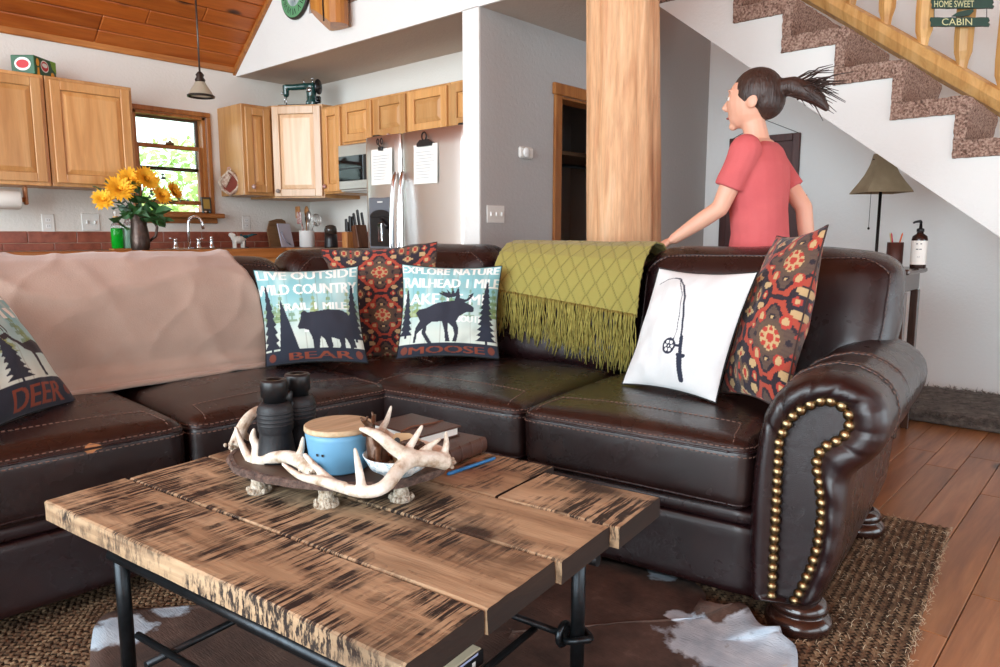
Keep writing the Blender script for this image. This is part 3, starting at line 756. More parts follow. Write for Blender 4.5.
def leafset(name, mb_mat, specs, labels, cat, wd):
    """one foliage spray: stem with leaf blades as geometry"""
    for j, (tipx, tipy, yy, n, ln) in enumerate(specs):
        label = labels[j]
        base = Vector((px, py, CZ+.2)); tip = ony(tipx, tipy, yy); t = thing(name, label, cat, tuple(base), group='greenery in the pitcher')
        q = MB(); ctrl = base+(tip-base)*.5+Vector((0, 0, .05)); pts = []
        for k in range(9):
            s = k/8; pts.append(base*(1-s)**2+ctrl*2*s*(1-s)+tip*s*s)
        MB().tube(pts, .003, 5).build('stem', STEM, t, True)
        first = None
        for k in range(n):
            s = .3+.7*k/max(1, n-1); p = base*(1-s)**2+ctrl*2*s*(1-s)+tip*s*s
            d = Vector((random.uniform(-1, 1), random.uniform(-.8, .3), random.uniform(-.5, .6))).normalized(); u = d.orthogonal().normalized()
            sd = d.cross(u); lq = MB(); L_ = ln*random.uniform(.8, 1.2); W_ = L_*wd
            lq.add([p, p+d*L_*.35+sd*W_*.5+u*.1*L_, p+d*L_*.7+sd*W_*.4+u*.1*L_, p+d*L_-u*.1*L_, p+d*L_*.7-sd*W_*.4+u*.1*L_, p+d*L_*.35-sd*W_*.5+u*.1*L_, p+d*L_*.5], [(0, 1, 6), (1, 2, 6), (2, 3, 6), (3, 4, 6), (4, 5, 6), (5, 0, 6)])
            lq.build('leaf', mb_mat, t, True)
random.seed(5)
leafset('leafy_sprig', LEAF, [(118, 220, 4.84, 7, .10), (133, 214, 4.82, 8, .10), (150, 200, 4.86, 8, .10), (158, 216, 4.84, 8, .11), (166, 226, 4.86, 6, .11), (140, 190, 4.9, 7, .09)], ['dark green leaves drooping over the soap bottles', 'dark green leaves spilling over the pitcher rim under the largest flower', 'dark green leaves rising between the top flowers and the window', 'dark green leaves spreading above the pitcher handle', 'long dark leaves hanging furthest out beyond the pitcher handle', 'dark green leaves directly below the two topmost flowers'], 'leaves', .5)
leafset('eucalyptus_sprig', EUC, [(94, 186, 4.9, 9, .028), (105, 181, 4.92, 8, .028), (186, 200, 4.88, 10, .028), (163, 176, 4.94, 9, .03), (116, 208, 4.84, 10, .035)], ['thin grey green sprig pointing at the cabinet above the lowest flower', 'grey green sprig standing beside the largest flower before the cabinet', 'grey green sprig stretching sideways across the window sill', 'grey green sprig standing upright in front of the window panes', 'grey green sprig drooping below the largest flower'], 'leaves', .8)

# little white animal figurine by the sink
t = thing('animal_figurine', 'small white woolly sheep figurine standing by the sink faucet', 'figurine', (2.79, 5.2, CZ), rz=0)
WOOL = mat('white_wool_ceramic', (224, 222, 214), .7, bump=(90, .8))
q = MB().sphere((0, 0, .062), .04, 12, 8, (1.35, .75, .75)).sphere((-.055, 0, .098), .02, 10, 8, (1.2, .8, .9)).tube([(-.035, 0, .07), (-.05, 0, .095)], [.024, .018], 8)
for x in (-.032, .034):
    for y in (-.014, .014): q.tube([(x, y, .055), (x, y, .0)], [.011, .009], 7)
q.tube([(.05, 0, .07), (.064, 0, .058)], [.008, .005], 6); q.tube([(-.045, .016, .105), (-.035, .026, .094)], [.007, .004], 6); q.tube([(-.045, -.016, .105), (-.035, -.026, .094)], [.007, .004], 6)
remesh(q, 'figurine_body', WOOL, t, .003, 2)
t = thing('glass_bird', 'dark teal glass bird with long tail by the white sheep figurine', 'ornament', (2.875, 5.25, CZ)); TEAL = mat('teal_glass', (30, 84, 92), .15)
q = MB().sphere((0, 0, .085), .018, 10, 8, (1.8, .7, .7)).tube([(.02, 0, .088), (.06, 0, .1), (.1, 0, .102)], [.011, .009, .003], 8).sphere((-.034, 0, .096), .01, 8, 6).tube([(0, 0, .08), (0, 0, .004)], .003, 6).lathe([(.022, 0), (.02, .006)], 12)
q.build('bird_body', TEAL, t)

# counter next to the refrigerator
def on_counter(x, y, X): p = onx(x, y, X); return Vector((p.x, p.y, CZ))
p = ony(279, 230, 5.34); t = thing('cutting_board', 'brown wooden cutting board with handle leaning against the wall tiles', 'board', (p.x, 5.34, CZ), rot=(rad(-8), 0, 0))
MB().prism([(-.085, 0), (.085, 0), (.09, .14), (.08, .215), (.05, .23), (.0, .23), (-.06, .215), (-.09, .14)], lambda a, b, d: Vector((a, d, b)), 0, .018).build('board_blade', wood('walnut_board', (138, 100, 66), (158, 120, 84), (110, 76, 48), 'x', 1, .5), t)
p = ony(287, 235, 5.26); t = thing('plate_board', 'pale lilac plastic cutting board standing in front of the wooden one', 'board', (p.x, 5.25, CZ), rot=(rad(-12), 0, rad(20)))
MB().box((-.075, 0, 0), (.085, .009, .195), .004).build('board_blade', mat('pale_plastic', (205, 205, 220), .4), t)
MB().tube([(-.05, -.004, .13), (-.035, -.004, .08), (-.01, -.004, .04), (.03, -.004, .02)], .004, 6).build('groove', mat('groove_grey', (160, 160, 176), .5), t)
p = on_counter(307, 240, 3.32); t = thing('utensil_crock', 'white ceramic crock full of cooking utensils on the counter', 'crock', tuple(p))
MB().lathe([(.056, 0), (.06, .004), (.06, .125), (.063, .132), (.058, .132), (.055, .125), (.055, .02), (0, .02)], 24).build('crock_body', WHITE, t)
WSP = wood('utensil_wood', (190, 130, 74), (204, 146, 90), (160, 100, 54), 'z', 2, .6)
for i, (dx, dy, h, k, m, lab) in enumerate([(-.02, .035, .245, 'spat', WSP, 'flat wooden spatula in the white crock'), (.01, .01, .25, 'spoon', WSP, 'wooden spoon standing tallest in the white crock'), (.0, -.02, .21, 'spoon', STEEL, 'steel ladle in the white crock'), (.02, -.05, .195, 'whisk', STEEL, 'steel wire strainer leaning right in the white crock'), (-.03, .01, .20, 'spat', REDK, 'red handled scraper in the white crock'), (.025, .03, .19, 'spoon', BLACK, 'black serving spoon in the white crock')]):
    u = thing('cooking_utensil', lab, 'utensil', tuple(p+Vector((0, 0, .024)))); u.scale = (1.1, 1.1, 1.2)
    q = MB().tube([(dx*.3, dy*.3, 0), (dx, dy, h*.62), (dx*1.4, dy*1.4, h*.75)], .006, 6)
    e = Vector((dx*1.6, dy*1.6, h*.82))
    if k == 'spat': q.box(e+Vector((-.006, -.028, -.03)), e+Vector((.006, .028, .05)), .004)
    elif k == 'spoon': q.sphere(e+Vector((0, 0, .01)), .03, 10, 8, (.4, .9, 1.3))
    else:
        for a in range(6): q.tube([e+Vector((.035*math.cos(a*pi/6)*math.sin(s), .035*math.sin(a*pi/6)*math.sin(s), -.04*math.cos(s))) for s in np.linspace(0, 2*pi, 14)], .002, 4)
    q.build('utensil_body', m, u)
p = on_counter(331, 240, 3.25); t = thing('coffee_grinder', 'black domed coffee grinder on the counter beside the white crock', 'grinder', tuple(p))
MB().lathe([(.05, 0), (.051, .01), (.048, .06), (.046, .105)], 22).build('grinder_base', BLACK, t)
MB().lathe([(.047, .1055), (.047, .14), (.04, .163), (.02, .172), (0, .174)], 22).build('grinder_lid', mat('smoked_dome', (58, 50, 44), .12), t)
BLOCKW = wood('knife_block_wood', (184, 122, 66), (200, 140, 84), (150, 92, 44), 'z', 2, .5)
def knife_block(p, label, tilt, n, dark):
    t = thing('knife_block', label, 'knife block', tuple(p), rot=(0, 0, 0))
    T = Matrix.Translation((0, 0, .0)) @ Matrix.Rotation(tilt, 4, 'X')
    MB().box((-.05, -.032, .0), (.05, .032, .12 if not dark else .17), .004, T).build('block', BLOCKW if not dark else wood('walnut_block', (110, 66, 40), (126, 80, 50), (86, 50, 30), 'z', 2, .5), t)
    for i in range(n):
        x = -.036+.072*(i/(max(1, n-1))); y = (-.014, .012)[i % 2]; z0 = .121 if not dark else .171
        k = thing('kitchen_knife', 'black handled knife stuck in the '+('dark walnut' if dark else 'light wood')+' knife block', 'knife', tuple(p), group='knives in the blocks')
        MB().box((x-.007, y-.012, z0), (x+.007, y+.012, z0+.075+.02*(i % 3)), .005, T).build('handle', BLACK, k)
knife_block(on_counter(350, 240, 3.25), 'light wood knife block on the counter beside the black grinder', 0, 6, False)
pb = on_counter(360, 240, 3.3); pb.y -= .02; knife_block(pb, 'dark walnut knife block tilted towards the light one beside the refrigerator', rad(-12), 5, True)
p = on_counter(367, 240, 3.28)
t = thing('pepper_mill', 'slim steel mill with black top squeezed beside the refrigerator', 'mill', (p.x, 3.915, CZ)); MB().lathe([(.015, 0), (.014, .10)], 14).build('mill_body', STEEL, t); MB().lathe([(.015, .101), (.015, .15), (.01, .16)], 14).build('mill_top', BLACK, t)

# wall plates
def outlet(x, y, z, w, h, label, face='n', n=1, kind='outlet'):
    t = thing('wall_'+kind, label, kind, (x, y, z)); f = (lambda a, b, d: Vector((a, -d, b)))
    q = MB(); v = MB().box((-w/2, -h/2, 0), (w/2, h/2, .006), .003); q.add([f(*p_) for p_ in v.v], v.f); q.build('plate', WHITEP, t)
    for i in range(n):
        a = (i-(n-1)/2)*w/(n+.3)
        if kind == 'outlet':
            for b in (-.02, .02):
                q = MB(); v = MB().box((a-.015, b-.013, .006), (a+.015, b+.013, .008), .002); q.add([f(*p_) for p_ in v.v], v.f); s = q.build('socket', WHITE, t)
                MW[s.name] = MW[t.name]; q = MB()
                for sx_ in (-.006, .006): v = MB().box((a+sx_-.001, b-.005, .008), (a+sx_+.001, b+.005, .0085)); q.add([f(*p_) for p_ in v.v], v.f)
                q.build('slot', BLACK, s)
        else:
            q = MB(); v = MB().box((a-.005, -.011, .006), (a+.005, .011, .016), .002); q.add([f(*p_) for p_ in v.v], v.f); q.build('toggle', WHITE, t)
YF = YW-.001
outlet(1.585, YF, 1.152, .075, .118, 'white outlet below the maple cabinet beside the paper towel roll'); outlet(1.844, YF, 1.16, .115, .118, 'white double switch plate behind the bouquet', n=2, kind='switch')
outlet(2.997, YF, 1.168, .07, .112, 'white outlet under the narrow cabinet by the window')
outlet(3.098, YG-.001, 1.193, .15, .10, 'triple switch plate on the grey wall by the pillar', n=3, kind='switch')
t = thing('thermostat', 'small round white thermostat on the grey wall', 'thermostat', (3.345, YG-.001, 1.557)); Rm = Matrix.Rotation(rad(90), 4, 'X')
MB().box((-.055, -.022, -.034), (.075, 0, .034), .012).build('thermostat_case', WHITEP, t); MB().lathe([(.028, .0225), (.03, .028), (.026, .034), (0, .035)], 20, Rm).build('dial', WHITE, t)
# paper towel
t = thing('paper_towel_roll', 'white paper towel roll under the left maple cabinet', 'paper towel', (1.25, 5.25, 1.29)); Ry = Matrix.Rotation(rad(90), 4, 'Y')
MB().lathe([(.02, -.13), (.058, -.13), (.06, -.125), (.06, .125), (.058, .13), (.02, .13)], 24, Ry, cap=False).build('towel_sheet', PAPER, t)
MB().tube([(-.15, 0, 0), (.16, 0, 0)], .016, 10).box((.155, -.02, -.03), (.175, .02, .083), .006).box((-.165, -.02, -.03), (-.148, .02, .083), .006).build('holder', TRIM, t)
# carton on the cabinet
t = thing('drink_carton', 'green soda carton lying on top of the left maple cabinet', 'carton', (1.525, 5.262, Z1+.0065), rz=rad(42)); t.scale = (1.08, 1.08, 1.12)
GRN = mat('green_card', (24, 92, 48), .4, var=((16, 70, 40), 12)); LIM = mat('lime_print', (120, 170, 50), .5); YEL = mat('yellow_print', (236, 170, 40), .5); REDP = mat('red_print', (196, 30, 40), .5); WHP = mat('white_print', (240, 240, 236), .5)
MB().box((-.10, -.066, 0), (.10, .066, .10), .003).build('carton_body', GRN, t)
fr = lambda a, b, d: Vector((a*.74, -.0662-d, b*.757)); sd = lambda a, b, d: Vector((-.1002-d, -a, b*.76))
def disc(fn, ca, cb, ra, rb, m, nm, d=.0006, n=18, parent=t):
    q = MB(); q.add([fn(ca+ra*math.cos(2*pi*i/n), cb+rb*math.sin(2*pi*i/n), d) for i in range(n)], [tuple(range(n))]); return q.build(nm, m, parent, fix=False)
disc(fr, -.01, .075, .05, .042, WHP, 'logo_disc'); disc(fr, -.01, .075, .043, .034, REDP, 'logo_ring', .0009); disc(fr, -.01, .082, .034, .016, WHP, 'logo_band', .0012)
disc(fr, .085, .03, .022, .02, YEL, 'orange_print'); disc(sd, 0, .07, .046, .046, WHP, 'logo_disc'); disc(sd, 0, .07, .036, .03, REDP, 'logo_ring', .0009)
q = MB(); q.add([fr(.06, .132, .0006), fr(.135, .132, .0006), fr(.135, .05, .0006), fr(.085, .075, .0006)], [(0, 1, 2, 3)]); q.build('lime_stripe', LIM, t, fix=False)
disc(fr, -.095, .09, .02, .028, YEL, 'bottle_print'); q = MB(); q.add([fr(-.11, .0, .0007), fr(-.075, .0, .0007), fr(-.08, .055, .0007), fr(-.1, .055, .0007)], [(0, 1, 2, 3)]); q.build('bottle_print', YEL, t, fix=False)
# pot ornament hung on the cabinet side
t = thing('hanging_pot_holder', 'red brown crocheted pot holder hung on the cabinet side by the window', 'pot holder', (2.775, 5.25, 1.465), rz=rad(38))
q = MB(); ncs = 20; pts = []
T45 = [(0, .085), (.085, .0), (.0, -.085), (-.085, 0)]
q.prism([(.08*a, .09*b) for a, b in [(0, 1), (.55, .55), (1, .1), (.7, -.6), (0, -1), (-.7, -.55), (-1, 0), (-.55, .6)]], lambda a, b, d: Vector((-d, a, b)), .002, .014); q.build('pad', mat('red_brown_cloth', (120, 50, 36), .8, bump=(150, .5)), t)
LACE = mat('lace_trim', (214, 200, 180), .9, var=((130, 80, 60), 60))
oct_ = [(0, 1), (.55, .55), (1, .1), (.7, -.6), (0, -1), (-.7, -.55), (-1, 0), (-.55, .6)]
MB().tube([Vector((-.012, .078*a, .088*b)) for a, b in oct_], .013, 8, closed=True).build('lace_border', LACE, t)
MB().prism([(-.065, .0), (-.01, .075), (.02, .05), (-.03, -.04)], lambda a, b, d: Vector((-d, -a, b)), .0145, .024).build('lace_patch', LACE, t)
MB().tube([Vector((-.012, .012*math.sin(a), .098+.016*math.cos(a))) for a in np.linspace(0, 2*pi, 12)], .004, 6).build('loop', REDK, t)
# little frame on the sill
t = thing('small_picture_frame', 'tiny framed picture leaning in the corner of the window sill', 'picture frame', (2.665, YW-.03, wz0+.0005), rot=(rad(-6), 0, 0))
MB().box((-.042, -.006, .02), (.036, .006, .125), .003).build('frame', mat('pewter', (96, 92, 84), .4, .6), t); MB().box((-.028, -.0075, .036), (.022, -.0062, .108)).build('picture', mat('gold_picture', (176, 150, 70), .6), t)
MB().box((-.034, -.01, 0), (-.026, .02, .02)).box((.02, -.01, 0), (.028, .02, .02)).build('stand', BLACK, t)
# pendant
pc = ony(199, 60, 4.92); ztop = czl(4.92)-.03
t = thing('pendant_lamp', 'bronze pendant lamp with frosted cone shade hanging before the kitchen window', 'lamp', (pc.x, 4.92, 2.0))
MB().tube([(0, 0, .17), (0, 0, ztop-2.0)], .0065, 8).build('rod', mat('bronze_rod', (92, 84, 78), .4, .7), t)
MB().lathe([(.06, 0), (.055, .018), (.02, .03)], 20, Matrix.Translation((0, 0, ztop-2.03)) @ Matrix.Rotation(rad(0), 4, 'X')).build('ceiling_canopy', mat('bronze_cap', (60, 50, 44), .4, .7), t)
MB().lathe([(.03, .105), (.034, .118), (.022, .135), (.028, .15), (.012, .17), (0, .175)], 18).build('socket_cap', mat('bronze_cap2', (60, 50, 44), .4, .7), t)
FRO = NT('frosted_glass'); FRO.set(Base_Color=S(196, 186, 166), Roughness=.45, Transmission_Weight=.35, IOR=1.3)
MB().lathe([(.083, .016), (.066, .045), (.045, .078), (.03, .104)], 24, cap=False).build('lamp_shade', FRO.m, t)
MB().lathe([(.080, .002), (.09, .004), (.09, .014), (.083, .018), (.080, .014)], 24, cap=False).build('shade_rim', mat('bronze_rim', (56, 50, 46), .35, .7), t)
# sewing machine on the corner cabinet
sm = (A+B)/2+Vector((.12, .10, 0)); zt = zc1+.001; smS = .88
GRNM = mat('dark_green_enamel', (22, 66, 62), .2, Coat_Weight=.6); DKM = mat('black_enamel', (16, 22, 24), .25)
t = thing('sewing_machine', 'dark green vintage sewing machine on the corner cabinet', 'sewing machine', (sm.x, sm.y, zt), rz=math.atan2(dr.y, dr.x))
MB().box((-.20, -.085, 0), (.17, .085, .022), .008).build('bed', DKM, t)
q = MB().tube([(-.16, 0, .185), (-.08, 0, .182), (.03, 0, .186), (.12, 0, .178)], [.026, .027, .03, .038], 12).tube([(.09, 0, .02), (.085, 0, .1), (.085, 0, .19)], [.05, .042, .05], 12).tube([(-.15, 0, .20), (-.15, 0, .12), (-.15, 0, .1)], [.03, .028, .018], 12)
q.box((.045, -.045, .02), (.13, .045, .06), .01)
remesh(q, 'machine_arm', GRNM, t, .004, 4)
Rx9 = Matrix.Rotation(rad(90), 4, 'Y')
MB().lathe([(.025, 0), (.062, .004), (.066, .012), (.062, .022), (.02, .026), (.018, .04)], 22, Matrix.Translation((.14, 0, .178)) @ Rx9).build('hand_wheel', STEELD, t)
MB().tube([(-.15, 0, .10), (-.15, 0, .03)], .005, 6).tube([(-.165, 0, .115), (-.165, 0, .05)], .004, 6).box((-.165, -.012, .024), (-.135, .012, .03)).sphere((-.178, -.02, .13), .011, 8, 6).build('needle_bar', CHROME, t)
MB().tube([(.02, 0, .21), (.02, 0, .245)], .004, 6).tube([(.10, 0, .21), (.10, 0, .25)], .004, 6).lathe([(.012, .245), (.012, .255)], 10, Matrix.Translation((.10, 0, 0))).build('spool_pin', CHROME, t)
MB().lathe([(.024, 0), (.024, .004), (0, .006)], 16, Matrix.Translation((.085, -.043, .15)) @ Matrix.Rotation(rad(90), 4, 'X')).build('badge', CHROME, t)
MB().sphere((.155, -.03, .07), .02, 8, 6).box((.12, -.02, .04), (.17, .02, .1), .008).build('motor', DKM, t)

t.scale = (smS, smS, smS)
# clock and half log post on the header
cx_ = XH-.0125; ccen = onx(297, -6, cx_)
t = thing('wall_clock', 'round green roman numeral clock on the white header wall', 'clock', tuple(ccen)); Rc = Matrix.Rotation(rad(-90), 4, 'Y')
rc = .165
MB().lathe([(rc, .0), (rc+.006, .012), (rc, .024), (rc-.01, .026)], 40, Rc).build('clock_case', mat('clock_rim', (44, 40, 36), .4), t)
cf = lambda a, b, d: Vector((-.0265-d, -a, b))
def cdisc(r, m, nm, d, r0=0):
    n = 40; q = MB()
    if r0: q.add([cf(r0*math.cos(2*pi*i/n), r0*math.sin(2*pi*i/n), d) for i in range(n)]+[cf(r*math.cos(2*pi*i/n), r*math.sin(2*pi*i/n), d) for i in range(n)], [(i, (i+1) % n, n+(i+1) % n, n+i) for i in range(n)])
    else: q.add([cf(r*math.cos(2*pi*i/n), r*math.sin(2*pi*i/n), d) for i in range(n)], [tuple(range(n))])
    return q.build(nm, m, t, fix=False)
cdisc(rc-.008, mat('clock_green', (96, 156, 112), .5), 'clock_ring', .001, .085); cdisc(.086, mat('clock_picture', (206, 216, 220), .5, var=((130, 150, 150), 14)), 'clock_face', .0008)
BLKP = mat('black_print', (24, 22, 24), .7)
for i, s in enumerate(['XII', 'I', 'II', 'III', 'IIII', 'V', 'VI', 'VII', 'VIII', 'IX', 'X', 'XI']):
    a = pi/2-2*pi*i/12; rr = .118; V, T = text_tris(s); wd = V[:, 0].max(); sc = .042; w_ = min(.05, wd*sc)
    fn = lambda x, y: (rr*math.cos(a)+(x*math.sin(a)+y*math.cos(a)), rr*math.sin(a)+(-x*math.cos(a)+y*math.sin(a)))
    q = MB(); q.add([cf(*fn((v0/wd-.5)*w_, (v1-.5)*sc), .0018) for v0, v1 in V], T); q.build('numeral', BLKP, t, fix=False)
for a, ln, w_ in ((1.2, .06, .008), (-1.3, .09, .006)):
    q = MB(); q.add([cf(-w_*math.sin(a), w_*math.cos(a), .003), cf(ln*math.cos(a), ln*math.sin(a), .003), cf(w_*math.sin(a), -w_*math.cos(a), .003)], [(0, 1, 2)]); q.build('clock_hand', BLKP, t, fix=False)
# post: hewn log with a slanted cut foot
t = thing('loft_post', 'oiled log post with slanted cut foot fixed to the header beside the clock', 'post', (XH-.1, 4.06, 2.41))
n = 20; vs = []; y_c = 4.065; zz = [2.405, 2.43, 2.6, 2.9, 3.1]
for i, z in enumerate(zz):
    for k in range(n):
        a = 2*pi*k/n; r_ = .165+.008*math.sin(3*a+z)
        x = XH-.10+.088*math.cos(a); y = y_c+r_*math.sin(a)
        zq = z
        if i == 0: zq = 2.40+.01*math.sin(a)
        vs.append(Vector((x, y, zq)))
q = MB(); q.add(vs, [(i*n+k, i*n+(k+1) % n, (i+1)*n+(k+1) % n, (i+1)*n+k) for i in range(len(zz)-1) for k in range(n)], True)
q.add([vs[k] for k in range(n)], [tuple(reversed(range(n)))]); q.add([vs[(len(zz)-1)*n+k] for k in range(n)], [tuple(range(n))])
bm = bmesh.new(); me = bpy.data.meshes.new('x'); me.from_pydata([tuple(p) for p in q.v], [], q.f); bm.from_mesh(me); bmesh.ops.remove_doubles(bm, verts=bm.verts[:], dist=.0005)
pl = Vector((XH-.16, y_c+.09, 2.50)); pn = Vector((-1, .75, -1.3)).normalized()
r_ = bmesh.ops.bisect_plane(bm, geom=bm.verts[:]+bm.edges[:]+bm.faces[:], plane_co=pl, plane_no=pn, clear_outer=True)
bmesh.ops.holes_fill(bm, edges=[e for e in bm.edges if e.is_boundary]); bmesh.ops.recalc_face_normals(bm, faces=bm.faces[:])
bm.verts.index_update(); q = MB(); q.add([v.co.copy() for v in bm.verts], [tuple(v.index for v in f.verts) for f in bm.faces]); bm.free()
q.build('hewn_log', LOGO, t, True)
MB().tube([(XH-.187, y_c-.06, 2.405), (XH-.189, y_c-.058, 2.5), (XH-.187, y_c-.062, 2.7), (XH-.187, y_c-.06, 3.05)], .0045, 6).build('drying_crack', mat('crack_dark', (40, 26, 16), .9), t, True)
# closet contents
t = thing('coat', 'dark grey coat hanging in the closet doorway', 'coat', (3.95, 3.45, .9)); q = MB()
q.tube([(0, 0, .62), (0, 0, .56), (0, 0, .3), (0, 0, 0)], [.05, .14, .16, .18], 14); o = q.build('coat_body', mat('grey_coat', (70, 70, 72), .9), t)
for v in o.data.vertices: v.co.y *= .45; v.co.x += .012*math.sin(v.co.z*3+8*math.atan2(v.co.y, v.co.x))
MB().tube([(0, 0, .62), (0, 0, .66), (.02, 0, .70)], .004, 6).build('hanger_hook', STEELD, t)
tag(MB().tube([(3.71, 3.45, 1.605), (5.19, 3.45, 1.605)], .014, 10).build('closet_rod', STEELD), 'metal closet rod carrying the grey coat', 'rod')
tag(MB().box((3.705, 3.3, 1.66), (5.19, 3.845, 1.69), .003).build('closet_shelf', mat('shelf_wood', (110, 84, 60), .6)), 'closet shelf above the hanging coat', 'shelf')
t = thing('star_plaque', 'rust red arched plaque with a star on the closet shelf', 'plaque', (4.06, 3.5, 1.691))
MB().prism([(-.22, 0), (.22, 0)]+[(.22*math.cos(a), .2*math.sin(a)) for a in np.linspace(.15, pi-.15, 14)], lambda a, b, d: Vector((a, d, b)), 0, .025).build('arch', mat('rust_wood', (120, 58, 34), .7), t)
MB().prism([((.1 if i % 2 == 0 else .042)*math.cos(pi/2+i*pi/5), .1+(.1 if i % 2 == 0 else .042)*math.sin(pi/2+i*pi/5)) for i in range(10)], lambda a, b, d: Vector((a, -d, b)), .0005, .012).build('star', mat('star_white', (200, 190, 170), .6), t)
# ================================================================== SECTIONAL SOFA
from mathutils.bvhtree import BVHTree
SOFA = thing('sectional_sofa', 'dark oxblood leather sectional sofa with rolled nailhead arm', 'sofa', (2.2, 2.3, 0))
def dashes(mb, pts, spacing=.0165, ln=.0095, r=.0016):
    pts = [Vector(p) for p in pts]; acc = 0
    for a, b in zip(pts, pts[1:]):
        L_ = (b-a).length
        if L_ < 1e-6: continue
        d = (b-a)/L_
        while acc < L_:
            c = a+d*acc; e = c+d*ln; mb.tube([c, e], r, 4, smooth=False); acc += spacing
        acc -= L_
def snap(bvh, p, off=.001):
    h = bvh.find_nearest(p)
    return h[0]+h[1]*off if h[0] is not None else p
def bvh_of(mb):
    me = bpy.data.meshes.new('x'); me.from_pydata([tuple(p) for p in mb.v], [], mb.f); bm = bmesh.new(); bm.from_mesh(me); bmesh.ops.recalc_face_normals(bm, faces=bm.faces[:])
    b = BVHTree.FromBMesh(bm); bm.free(); return b
def line(fn, a, b, n=30): return [fn(*(Vector(a)+(Vector(b)-Vector(a))*i/n)) for i in range(n+1)]

def seat(fr, x0, x1, y0, y1, z0=.315, z1=.515, seed=0, mapf=None, ends=True):
    """front edge at x0 (towards the viewer); fr maps (x,y,z)"""
    cx, cy, cz = (x0+x1)/2, (y0+y1)/2, (z0+z1)/2
    g = (lambda x, y, z: fr(cx+x, cy+y, cz+z)) if mapf is None else mapf
    mb = soft_box(g, x1-x0, y1-y0, z1-z0, .045, 22, (.012, .006, .03), .004, 5, seed)
    o = mb.build('seat_cushion', LEATHER_SEAT, SOFA, True); MW[o.name] = MW[SOFA.name]
    b = bvh_of(mb); hx, hy, hz = (x1-x0)/2, (y1-y0)/2, (z1-z0)/2
    # welt round the front top edge, double stitched, plus the bottom welt
    path = lambda zz, ins: [(hx*.9, -hy+ins, zz)]+[(-hx+.05+ins, -hy+ins, zz), (-hx+.012+ins, -hy+.02+ins, zz), (-hx+ins, -hy+.06+ins, zz)]+[(-hx+ins, -hy+.06+ins+(2*hy-.12-2*ins)*i/24, zz) for i in range(25)]+[(-hx+.012+ins, hy-.02-ins, zz), (-hx+.05+ins, hy-ins, zz), (hx*.9, hy-ins, zz)]
    dense = lambda pp: [Vector(pp[i])+(Vector(pp[i+1])-Vector(pp[i]))*k/6 for i in range(len(pp)-1) for k in range(6)]
    w1 = [snap(b, g(*p), .0005) for p in dense(path(hz-.03, 0))]
    MB().tube(w1, .0036, 6).build('welt', LEATHER, o, True)
    w2 = [snap(b, g(*p), .0005) for p in dense(path(-hz+.022, 0))]
    MB().tube(w2, .0036, 6).build('welt', LEATHER, o, True)
    st_ = MB()
    dashes(st_, [snap(b, g(*p), .0012) for p in dense(path(hz-.018, 0))]); dashes(st_, [snap(b, g(*p), .0012) for p in dense(path(hz-.042, 0))])
    top = [(-hx+.15, -hy+.07+(2*hy-.14)*i/30, hz+.05) for i in range(31)]
    dashes(st_, [snap(b, g(*p), .0012) for p in top])
    for yy in (-hy+.07, hy-.07):
        dashes(st_, [snap(b, g(-hx+.15-.15*i/12, yy+math.copysign(.02, yy)*i/12, hz+.04-.02*i/12), .0012) for i in range(13)])
    tag(st_.build('stitching', STITCH, o, True), kind='stuff')
    SEATB.append((b, o)); return o
SEATB = []
# right section seats
seat(RF, 1.938, 2.74, .528, 1.272, seed=1); seat(RF, 1.938, 2.74, 1.282, 1.995, seed=2)
# left section seats (front towards -y of its frame)
LFs = lambda x, y, z: LF(y, x, z)
seat(LFs, 2.168, 2.93, .095, .874, z1=.518, seed=3); seat(LFs, 2.168, 2.93, .886, 1.655, z1=.512, seed=4)
# corner seat: quad mapped
Q = [Vector((1.725, 2.13, 0)), Vector((2.455, 2.315, 0)), Vector((2.47, 2.86, 0)), Vector((1.75, 2.86, 0))]   # front corner, right back, far corner, left back
def cornermap(x, y, z):
    u, v = x/.75+.5, y/.75+.5
    p = Q[0]*(1-u)*(1-v)+Q[1]*u*(1-v)+Q[2]*u*v+Q[3]*(1-u)*v
    return Vector((p.x, p.y, .413+z))
mb = soft_box(cornermap, .75, .75, .2, .05, 20, (0, 0, .02), .004, 5, 8)
o = mb.build('corner_seat_cushion', LEATHER_SEAT, SOFA, True); MW[o.name] = MW[SOFA.name]
bb = bvh_of(mb); stq = MB(); dashes(stq, [snap(bb, cornermap(-.3+.6*i/20, 0+.02*math.sin(i), .2), .0012) for i in range(21)]); dashes(stq, [snap(bb, cornermap(.02, -.3+.6*i/20, .2), .0012) for i in range(21)]); tag(stq.build('stitching', STITCH, o, True), kind='stuff')

# plinths
def plinth(fr, x0, x1, y0, y1, nm='base'):
    g = lambda x, y, z: fr((x0+x1)/2+x, (y0+y1)/2+y, .168+z)
    soft_box(g, x1-x0, y1-y0, .215, .022, 10, (0, 0, 0), .002, 4, 3).build(nm, LEATHER, SOFA, True)
    g2 = lambda x, y, z: fr((x0+x1)/2+x, (y0+y1)/2+y, .297+z)
    soft_box(g2, x1-x0+.012, y1-y0, .048, .02, 10, (0, 0, 0), .001, 4, 3).build('seat_rail', LEATHER, SOFA, True)
plinth(RF, 1.958, 2.93, .50, 2.0); plinth(LFs, 2.188, 3.06, .06, 1.66)
mb = soft_box(lambda x, y, z: cornermap(x, y, z)+Vector((0, 0, -.23)), .75, .75, .24, .03, 8); mb.build('base', LEATHER, SOFA, True)

